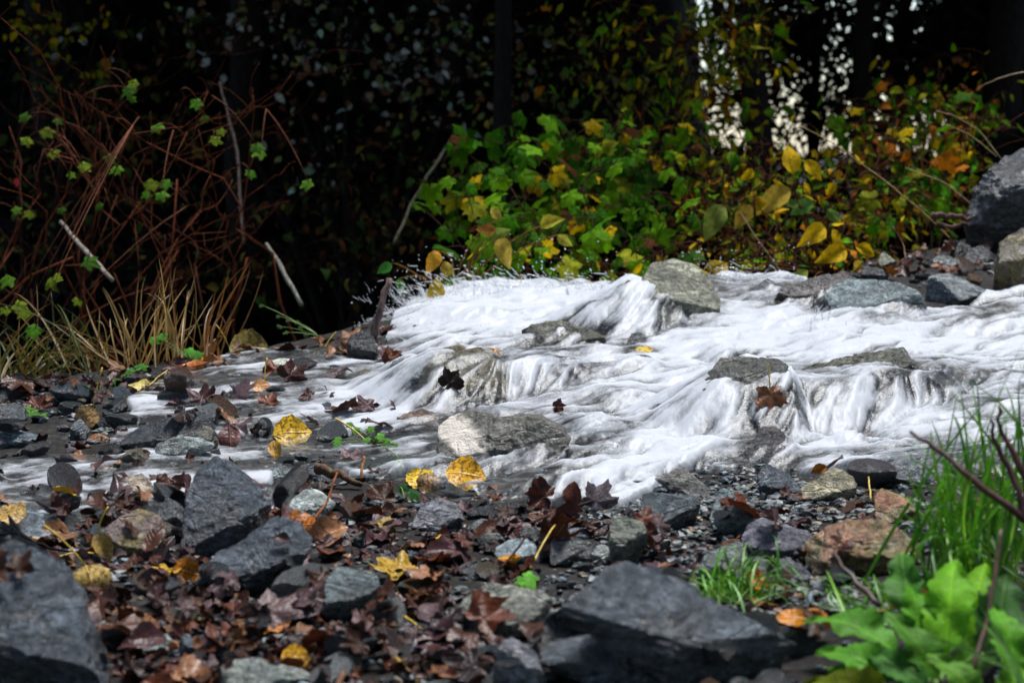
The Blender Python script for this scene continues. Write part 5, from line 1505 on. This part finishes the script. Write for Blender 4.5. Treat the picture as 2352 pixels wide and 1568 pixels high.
shrub('dark_understory_bush', 'dim brown and green bush filling the hollow left of the maple sapling', 'bush', foot(800, 7.6), [(650, 420, 7.9), (820, 380, 7.9), (950, 420, 7.8), (720, 560, 7.5), (900, 560, 7.5)],
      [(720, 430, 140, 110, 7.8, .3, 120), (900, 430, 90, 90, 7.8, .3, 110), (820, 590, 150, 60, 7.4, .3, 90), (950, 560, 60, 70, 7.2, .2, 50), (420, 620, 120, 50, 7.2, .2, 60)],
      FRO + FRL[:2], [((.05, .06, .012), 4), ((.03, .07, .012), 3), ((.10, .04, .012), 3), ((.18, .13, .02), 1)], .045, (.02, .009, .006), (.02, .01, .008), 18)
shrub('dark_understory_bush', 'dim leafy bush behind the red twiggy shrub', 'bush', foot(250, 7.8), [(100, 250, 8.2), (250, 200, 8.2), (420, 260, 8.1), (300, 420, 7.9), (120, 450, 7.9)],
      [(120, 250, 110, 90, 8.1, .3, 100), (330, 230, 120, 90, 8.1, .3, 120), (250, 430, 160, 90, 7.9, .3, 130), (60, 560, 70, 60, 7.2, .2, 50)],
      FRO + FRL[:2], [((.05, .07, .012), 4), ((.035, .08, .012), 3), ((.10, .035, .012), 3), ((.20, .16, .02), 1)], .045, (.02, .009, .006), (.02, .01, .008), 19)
# bare red brown shrub with few green leaves, far left
def bare_shrub():
    rg = random.Random(5)
    base = foot(260, 6.2)
    root = empty('bare_twig_shrub', base, 'bare red brown twiggy shrub with a few green lobed leaves', 'shrub')
    b = np.array(base)
    tips = []
    def grow(p, dirv, L, r, depth, mb):
        n = 5
        e = p + dirv * L
        q = curve_pts(p, e, np.array([rg.gauss(0, .10), rg.gauss(0, .1), rg.gauss(0, .08)]) * L, n, L * .035)
        V, F = tube(q - b, np.linspace(r, r * .62, n), 5)
        mb.add(V, F)
        if depth == 0:
            tips.append(q[-1]); return
        for k in range(rg.choice([1, 2, 2])):
            t = rg.uniform(.45, 1.0)
            i = min(n - 1, int(t * n))
            nd = dirv + np.array([rg.gauss(0, .55), rg.gauss(0, .35), rg.gauss(.05, .3)])
            nd /= np.linalg.norm(nd)
            grow(q[i], nd, L * rg.uniform(.5, .8), r * .6, depth - 1, mb)
    for k, (px, py) in enumerate([(60, 420), (140, 330), (230, 420), (300, 260), (330, 430), (400, 330), (440, 470), (520, 420), (560, 520), (180, 520), (90, 300), (200, 300), (350, 250), (260, 480), (420, 230), (500, 350), (150, 440), (330, 350), (40, 560), (280, 560), (380, 560), (470, 580), (120, 600), (620, 470)]):
        mb = MB()
        st = b + np.array([rg.gauss(0, .22), rg.gauss(0, .12), .0])
        t = P(px, py, 6.2 + rg.gauss(0, .25))
        v = t - st
        grow(st, v / np.linalg.norm(v), np.linalg.norm(v) * .72, rg.uniform(.0025, .0062), 3, mb)
        j = rg.uniform(.35, 1.7)
        obj('branch', mb.mesh('branch', M['bark']), root, loc=tuple(b), color=(.105 * j, .030 * j, .013 * j))
    for px, py in [(310, 190), (300, 225), (455, 235), (470, 270), (505, 300), (490, 320), (360, 290), (60, 265), (130, 275), (105, 300), (60, 320), (190, 380), (160, 400), (265, 390), (270, 385), (600, 350), (575, 395), (340, 445), (370, 445), (385, 420), (140, 480), (70, 490), (35, 480), (20, 640), (120, 640), (200, 600), (180, 690), (15, 710), (60, 715), (230, 470), (710, 420), (120, 350), (250, 360), (350, 420), (300, 205), (590, 335), (40, 700), (80, 755)]:
        p = P(px, py, 6.0 + rg.gauss(0, .2) - (.7 if py > 560 else 0))
        q0 = min(tips, key=lambda t: ((t - p) ** 2).sum())
        V, F = tube(curve_pts(q0, p, (0, 0, .02), 5) - b, np.linspace(.0022, .0012, 5), 5)
        obj('twig', mesh_from('twig', V, F, True, M['bark']), root, loc=tuple(b), color=(.11, .04, .02))
        c = rg.choice([(.07, .22, .012), (.10, .24, .015), (.16, .24, .012), (.04, .13, .008)])
        obj('leaf', rg.choice(FRM)[0], root, color=c, matrix=Matrix.Translation(Vector(p)) @ orient((rg.gauss(0, .3), -.6, .6), (rg.gauss(0, .7), 0, -.7)) @ Matrix.Scale(rg.uniform(.020, .038), 4))
bare_shrub()

# yellow leaved saplings nearer the water
def twig_plant(name, label, cat, base, items, set_, stemcol):
    root = empty(name, base, label, cat)
    b = np.array(base, float)
    for (bx, by, tx, ty, d, c) in items:
        a, t = P(bx, by, d), P(tx, ty, d - .03)
        V, F = tube(curve_pts(b, a, (random.gauss(0, .02), 0, .03), 7) - b, np.linspace(.0035, .0016, 7), 5)
        obj('stem', mesh_from('stem', V, F, True, M['bark']), root, loc=tuple(b), color=stemcol)
        h = t - a
        L = np.linalg.norm(h)
        obj('leaf', random.choice(set_)[0], root, color=c, matrix=Matrix.Translation(Vector(a)) @ orient((random.gauss(0, .35), -.9, .35), h) @ Matrix.Diagonal((L * .95, L, L, 1)))
yl, yd = (.78, .50, .012), (.55, .36, .03)
twig_plant('yellow_leaf_sapling', 'sapling with big bright yellow leaves beside the far bank', 'sapling', (*P(1900, 700, 5.95)[:2], gz(*P(1900, 700, 5.95)[:2])),
    [(1822, 400, 1822, 325, 5.9, yl), (1850, 368, 1888, 408, 5.9, yl), (1815, 432, 1742, 480, 5.9, (.60, .42, .05)), (1835, 470, 1815, 462, 5.9, (.2, .34, .06)), (1895, 518, 1838, 562, 5.8, yl), (1915, 525, 1935, 570, 5.8, yl), (1945, 570, 1878, 600, 5.75, yl), (1965, 565, 2012, 575, 5.8, yl), (1900, 480, 1930, 505, 5.9, (.16, .30, .05)), (1870, 465, 1815, 472, 5.9, (.14, .34, .06)), (1725, 470, 1690, 520, 5.9, (.5, .34, .04)), (1660, 470, 1620, 545, 5.9, (.22, .28, .05)), (1980, 600, 1960, 625, 5.75, yd), (1820, 650, 1860, 615, 5.7, (.3, .38, .05)), (1860, 655, 1905, 640, 5.7, (.12, .33, .05)), (1620, 615, 1660, 600, 5.7, yd), (1640, 640, 1680, 600, 5.7, yd)], FRO[:3], (.10, .04, .02))
twig_plant('yellow_leaf_sapling', 'thin stem with spotted yellow brown leaves in the spray', 'sapling', (*P(1040, 700, 5.5)[:2], gz(*P(1040, 700, 5.5)[:2])),
    [(1150, 545, 1165, 610, 5.4, (.46, .34, .05)), (1140, 530, 1100, 520, 5.4, (.36, .16, .03)), (1120, 545, 1165, 520, 5.4, (.20, .28, .04)), (1005, 575, 985, 625, 5.4, (.70, .36, .03)), (1000, 640, 990, 730, 5.25, (.60, .42, .03)), (1020, 600, 1035, 640, 5.4, (.5, .36, .04)), (1060, 655, 1010, 640, 5.4, (.12, .22, .04)), (900, 605, 870, 625, 5.5, (.06, .26, .04)), (915, 640, 925, 665, 5.45, (.07, .28, .04)), (1150, 500, 1120, 480, 5.5, (.5, .4, .05)), (1240, 520, 1290, 500, 5.5, (.5, .44, .04)), (1280, 540, 1315, 550, 5.5, (.45, .42, .05))], FRO[:3], (.16, .08, .02))

# arching dry grass stalks on the right
for k, (lab, pts, c) in enumerate([('long arching straw stalk reaching across to the sky gap', [(2195, 560, 5.8), (2120, 485, 5.8), (2020, 405, 5.8), (1900, 320, 5.8), (1830, 285, 5.8)], (.50, .34, .15)), ('straw stalk arching out from behind the pale capped rock', [(2245, 480, 5.9), (2170, 420, 5.9), (2080, 385, 5.9)], (.42, .30, .16)), ('pale straw stalk bending over the orange shrub', [(2300, 365, 6.0), (2250, 300, 6.0), (2190, 265, 6.0), (2150, 255, 6.0)], (.45, .32, .16)), ('second pale straw stalk beside the black rock top', [(2290, 360, 6.05), (2230, 310, 6.05), (2170, 285, 6.05)], (.42, .30, .14)), ('thin straw stalk at the far right corner branch', [(2360, 165, 6.3), (2310, 175, 6.3), (2260, 195, 6.3), (2240, 210, 6.3)], (.36, .22, .10)), ('upright brown weed stalk in front of the far shrubs', [(1810, 650, 5.75), (1770, 590, 5.8), (1720, 520, 5.85), (1695, 480, 5.9)], (.20, .09, .05)), ('thin brown weed stalk near the cream green stone', [(2085, 620, 5.75), (2075, 560, 5.8), (2050, 520, 5.8)], (.30, .16, .08)),
        ('green grass blade stalk beside the driftwood chip', [(2200, 545, 5.75), (2160, 510, 5.75), (2110, 470, 5.75)], (.25, .32, .06))]):
    stick(lab, [P(*q) for q in pts], .0026, .0012, c, 'grass stalk', 'grass_stalk', 5, 0, 'dry stalks on the far bank', 'stem')
stick('rotten reddish driftwood chip wedged by the pale capped rock', [P(2140, 495, 5.75), (P(2180, 498, 5.75)), P(2230, 500, 5.75)], .011, .007, (.13, .07, .06), 'driftwood', rough=.12)
stick('dark lower driftwood chip under the reddish chip', [P(2150, 515, 5.78), P(2190, 520, 5.78), P(2230, 516, 5.78)], .010, .006, (.09, .05, .045), 'driftwood', rough=.12)
# pale dead branches in the hollow
stick('pale lichen covered dead branch slanting down at the left', [P(140, 510, 6.2), P(190, 570, 6.0), P(258, 642, 5.7)], .006, .007, (.26, .22, .18), 'branch', 'dead_branch', rough=.3)
stick('short pale dead branch leaning in the dark hollow', [P(612, 560, 6.3), P(650, 620, 6.2), P(692, 700, 6.1)], .006, .007, (.24, .23, .19), 'branch', 'dead_branch', rough=.3)
stick('thin pale mossy branch leaning beside the maple sapling', [P(1035, 325, 7.2), P(985, 400, 7.0), P(940, 480, 6.9), P(905, 560, 6.8)], .006, .005, (.20, .17, .11), 'branch', 'dead_branch', rough=.3)
stick('thin grey stem rising out of the red twigs', [P(505, 190, 7.0), P(530, 290, 6.9), P(545, 350, 6.8), P(560, 560, 6.6)], .005, .006, (.14, .10, .08), 'branch', 'dead_branch', rough=.3)
o = hero_leaf('red flagging ribbon tied to the pale dead branch', 'ovate', (.75, .03, .03), 38, 420, 30, (0, -1, .1), (0, 0, -1), dd=1.6, lift=0, seed=0)
o.name = 'ribbon'; o['category'] = 'ribbon'; del o['group']
m_r = simple_mat('red_ribbon', 0.5); o.data = o.data.copy(); o.data.materials.clear(); o.data.materials.append(m_r)
twg = herb('small green twig with narrow leaves beside the black driftwood rock', P(735, 775, 4.85), [(600, 700, 4.9), (640, 725, 4.9), (660, 735, 4.88), (690, 750, 4.88), (655, 765, 4.85), (700, 770, 4.85), (680, 740, 4.9), (640, 750, 4.9)], (.06, .12, .03), .012)

# ------------------------------------------------------------------ forest behind: trunks, limbs and crowns
def shade_tree(label, x, y, cz_, seed):
    global foot
    f0 = foot
    foot = lambda px, d: (x, y, gz(x, y))
    forest_tree(label, 0, 0, .12, .1, (0, 0, cz_), (1.7, 1.5, 1.9), 5200, seed, DK, .26)
    foot = f0
def forest_tree(label, px, d, rad, lean, crown_c, crown_r, nleaf, seed, tint, lsize=.2, low=None):
    rg = np.random.default_rng(seed)
    base = foot(px, d)
    root = empty('forest_tree', base, label, 'tree', 'forest trees beyond the stream')
    b = np.array(base)
    top = b + np.array([lean, .2, crown_c[2] - b[2] + crown_r[2] * .6])
    q = curve_pts(b - np.array([0, 0, .3]), top, (lean * .2, 0, 0), 12, .02)
    V, F = tube(q - b, np.linspace(rad, rad * .35, 12), 10, .1, seed)
    obj('trunk', mesh_from('trunk', V, F, True, M['bark']), root, loc=base, color=(.018, .014, .012))
    cc = np.array([b[0] + crown_c[0], b[1] + crown_c[1], crown_c[2]])
    cr = np.array(crown_r)
    mb = MB()
    clumps = []
    for k in range(26):
        v = rg.normal(0, 1, 3); v /= np.linalg.norm(v)
        e = cc + v * cr * rg.uniform(.5, 1.0)
        clumps.append(e)
        i = rg.integers(5, 11)
        V, F = tube(curve_pts(q[i], e, (0, 0, .15), 5) - b, np.linspace(rad * .22, .006, 5), 5)
        mb.add(V, F)
    obj('limbs', mb.mesh('limbs', M['bark']), root, loc=base, color=(.02, .015, .012))
    # crown: folded leaf faces in clumps, out of view, oversized to block the sky
    C = np.array(clumps)
    ci = rg.integers(0, len(C), nleaf)
    pos = C[ci] + rg.normal(0, 1, (nleaf, 3)) * cr * .24
    a = rg.normal(0, 1, (nleaf, 3)); a /= np.linalg.norm(a, axis=1)[:, None]
    n_ = np.cross(a, rg.normal(0, 1, (nleaf, 3))); n_ /= np.linalg.norm(n_, axis=1)[:, None]
    s = lsize * rg.uniform(.6, 1.3, nleaf)[:, None]
    up = np.cross(a, n_)
    V = np.stack([pos, pos + a * s * .5 + n_ * s * .3 + up * s * .08, pos + a * s, pos + a * s * .5 - n_ * s * .3 + up * s * .08], 1).reshape(-1, 3) - b
    F = np.arange(nleaf * 4).reshape(-1, 4)
    m = mesh_from('crown', V, F, False, M['crown'])
    tv = np.repeat(np.array([tint]) * rg.uniform(.5, 1.5, (nleaf, 1)), 4, 0)
    at = m.attributes.new('tint', 'FLOAT_COLOR', 'POINT')
    at.data.foreach_set('color', np.c_[tv, np.ones(len(tv))].astype(np.float32).ravel())
    obj('crown', m, root, loc=base)
    return root
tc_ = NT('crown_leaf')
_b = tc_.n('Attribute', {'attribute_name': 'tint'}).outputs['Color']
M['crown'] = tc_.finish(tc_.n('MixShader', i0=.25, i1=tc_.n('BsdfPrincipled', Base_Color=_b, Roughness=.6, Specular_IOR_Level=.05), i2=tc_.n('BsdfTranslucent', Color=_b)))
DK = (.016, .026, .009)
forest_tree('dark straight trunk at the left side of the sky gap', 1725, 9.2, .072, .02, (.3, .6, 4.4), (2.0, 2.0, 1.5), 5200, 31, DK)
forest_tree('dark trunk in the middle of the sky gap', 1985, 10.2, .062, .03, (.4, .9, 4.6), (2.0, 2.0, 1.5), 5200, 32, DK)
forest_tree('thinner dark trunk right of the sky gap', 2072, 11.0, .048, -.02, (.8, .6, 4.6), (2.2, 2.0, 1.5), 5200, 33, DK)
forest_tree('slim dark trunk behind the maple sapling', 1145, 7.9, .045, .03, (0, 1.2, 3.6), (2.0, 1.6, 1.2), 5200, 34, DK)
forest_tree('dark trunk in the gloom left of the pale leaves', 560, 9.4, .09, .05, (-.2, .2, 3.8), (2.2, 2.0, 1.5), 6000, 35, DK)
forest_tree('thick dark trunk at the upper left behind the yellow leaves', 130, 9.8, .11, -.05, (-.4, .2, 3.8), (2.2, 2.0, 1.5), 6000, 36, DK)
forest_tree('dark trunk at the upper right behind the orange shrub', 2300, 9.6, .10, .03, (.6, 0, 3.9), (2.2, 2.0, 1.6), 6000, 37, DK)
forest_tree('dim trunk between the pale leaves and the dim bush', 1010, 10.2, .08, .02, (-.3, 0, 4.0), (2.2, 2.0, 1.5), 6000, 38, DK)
# unseen trees added on the camera's side to block the low sky light
for k, (x, y, cz_) in enumerate([(-3.6, 1.0, 3.6), (-2.2, -1.6, 3.4), (0.2, -2.4, 3.4), (2.6, -1.4, 3.4), (3.9, 1.6, 3.6), (-4.2, 4.2, 3.8), (4.6, 4.6, 3.8)]):
    shade_tree(['added shade tree on the near bank to the left of the view', 'added shade tree behind the viewer to the left', 'added shade tree right behind the viewer', 'added shade tree behind the viewer to the right', 'added shade tree on the near bank to the right of the view', 'added shade tree on the left bank beyond the frame', 'added shade tree on the right bank beyond the frame'][k], x, y, cz_, 60 + k)
# undergrowth on the slope behind, tinted near black to stand in for shade
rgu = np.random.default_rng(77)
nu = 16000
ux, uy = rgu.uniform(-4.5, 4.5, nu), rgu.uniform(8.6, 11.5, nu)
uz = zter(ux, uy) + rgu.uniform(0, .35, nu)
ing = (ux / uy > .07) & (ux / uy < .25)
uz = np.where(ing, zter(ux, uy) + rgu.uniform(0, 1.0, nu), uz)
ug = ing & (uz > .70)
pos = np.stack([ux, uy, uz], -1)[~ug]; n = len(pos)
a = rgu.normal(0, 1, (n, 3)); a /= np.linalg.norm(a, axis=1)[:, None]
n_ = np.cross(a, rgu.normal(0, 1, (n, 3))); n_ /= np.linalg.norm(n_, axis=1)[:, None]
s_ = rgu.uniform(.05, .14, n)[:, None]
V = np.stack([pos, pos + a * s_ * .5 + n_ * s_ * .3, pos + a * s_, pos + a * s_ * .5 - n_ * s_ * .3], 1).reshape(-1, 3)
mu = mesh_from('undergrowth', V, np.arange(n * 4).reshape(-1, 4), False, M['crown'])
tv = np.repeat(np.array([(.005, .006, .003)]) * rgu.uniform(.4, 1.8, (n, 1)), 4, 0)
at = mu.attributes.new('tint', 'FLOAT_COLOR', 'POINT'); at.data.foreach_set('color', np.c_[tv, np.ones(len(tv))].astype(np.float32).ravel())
tag(obj('undergrowth', mu), 'undergrowth tinted near black for shade, on the slope behind the trees', 'undergrowth', kind='stuff')
# lacy leaves hanging in front of the sky gap
def lace(label, px, d, boxes, seed, tint, size):
    rg = np.random.default_rng(seed)
    base = foot(px, d)
    b = np.array(base)
    root = empty('hanging_tree', base, label, 'tree', 'forest trees beyond the stream')
    q = curve_pts(b, P(px + 20, -700, d), (.05, 0, 0), 10, .01)
    V, F = tube(q - b, np.linspace(.035, .02, 10), 8, .1, seed)
    obj('trunk', mesh_from('trunk', V, F, True, M['bark']), root, loc=base, color=(.018, .014, .012))
    mb, pos = MB(), []
    for (x, y, sx_, sy_, n) in boxes:
        for k in range(max(3, n // 60)):
            c = P(rg.normal(x, sx_), rg.normal(y, sy_), d + rg.normal(0, .3))
            i = rg.integers(2, 9)
            V, F = tube(curve_pts(q[i], c, (0, 0, .1), 6) - b, np.linspace(.008, .0025, 6), 4)
            mb.add(V, F)
        for k in range(n):
            pos.append(P(rg.normal(x, sx_), rg.normal(y, sy_), d + rg.normal(0, .3)))
    obj('limbs', mb.mesh('limbs', M['bark']), root, loc=base, color=(.016, .012, .010))
    pos = np.array(pos); n = len(pos)
    a = rg.normal(0, 1, (n, 3)) * np.array([1, .5, .7]); a /= np.linalg.norm(a, axis=1)[:, None]
    n_ = np.cross(a, rg.normal(0, 1, (n, 3)) + np.array([0, 1.2, 0])); n_ /= np.linalg.norm(n_, axis=1)[:, None]
    up = np.cross(a, n_)
    s = size * rg.uniform(.6, 1.4, n)[:, None]
    V = np.stack([pos, pos + a * s * .5 + n_ * s * .27 + up * s * .06, pos + a * s, pos + a * s * .5 - n_ * s * .27 + up * s * .06], 1).reshape(-1, 3) - b
    m = mesh_from('crown', V, np.arange(n * 4).reshape(-1, 4), False, M['crown'])
    tv = np.repeat(np.array([tint]) * rg.uniform(.4, 1.6, (n, 1)), 4, 0)
    at = m.attributes.new('tint', 'FLOAT_COLOR', 'POINT')
    at.data.foreach_set('color', np.c_[tv, np.ones(len(tv))].astype(np.float32).ravel())
    obj('crown', m, root, loc=base)
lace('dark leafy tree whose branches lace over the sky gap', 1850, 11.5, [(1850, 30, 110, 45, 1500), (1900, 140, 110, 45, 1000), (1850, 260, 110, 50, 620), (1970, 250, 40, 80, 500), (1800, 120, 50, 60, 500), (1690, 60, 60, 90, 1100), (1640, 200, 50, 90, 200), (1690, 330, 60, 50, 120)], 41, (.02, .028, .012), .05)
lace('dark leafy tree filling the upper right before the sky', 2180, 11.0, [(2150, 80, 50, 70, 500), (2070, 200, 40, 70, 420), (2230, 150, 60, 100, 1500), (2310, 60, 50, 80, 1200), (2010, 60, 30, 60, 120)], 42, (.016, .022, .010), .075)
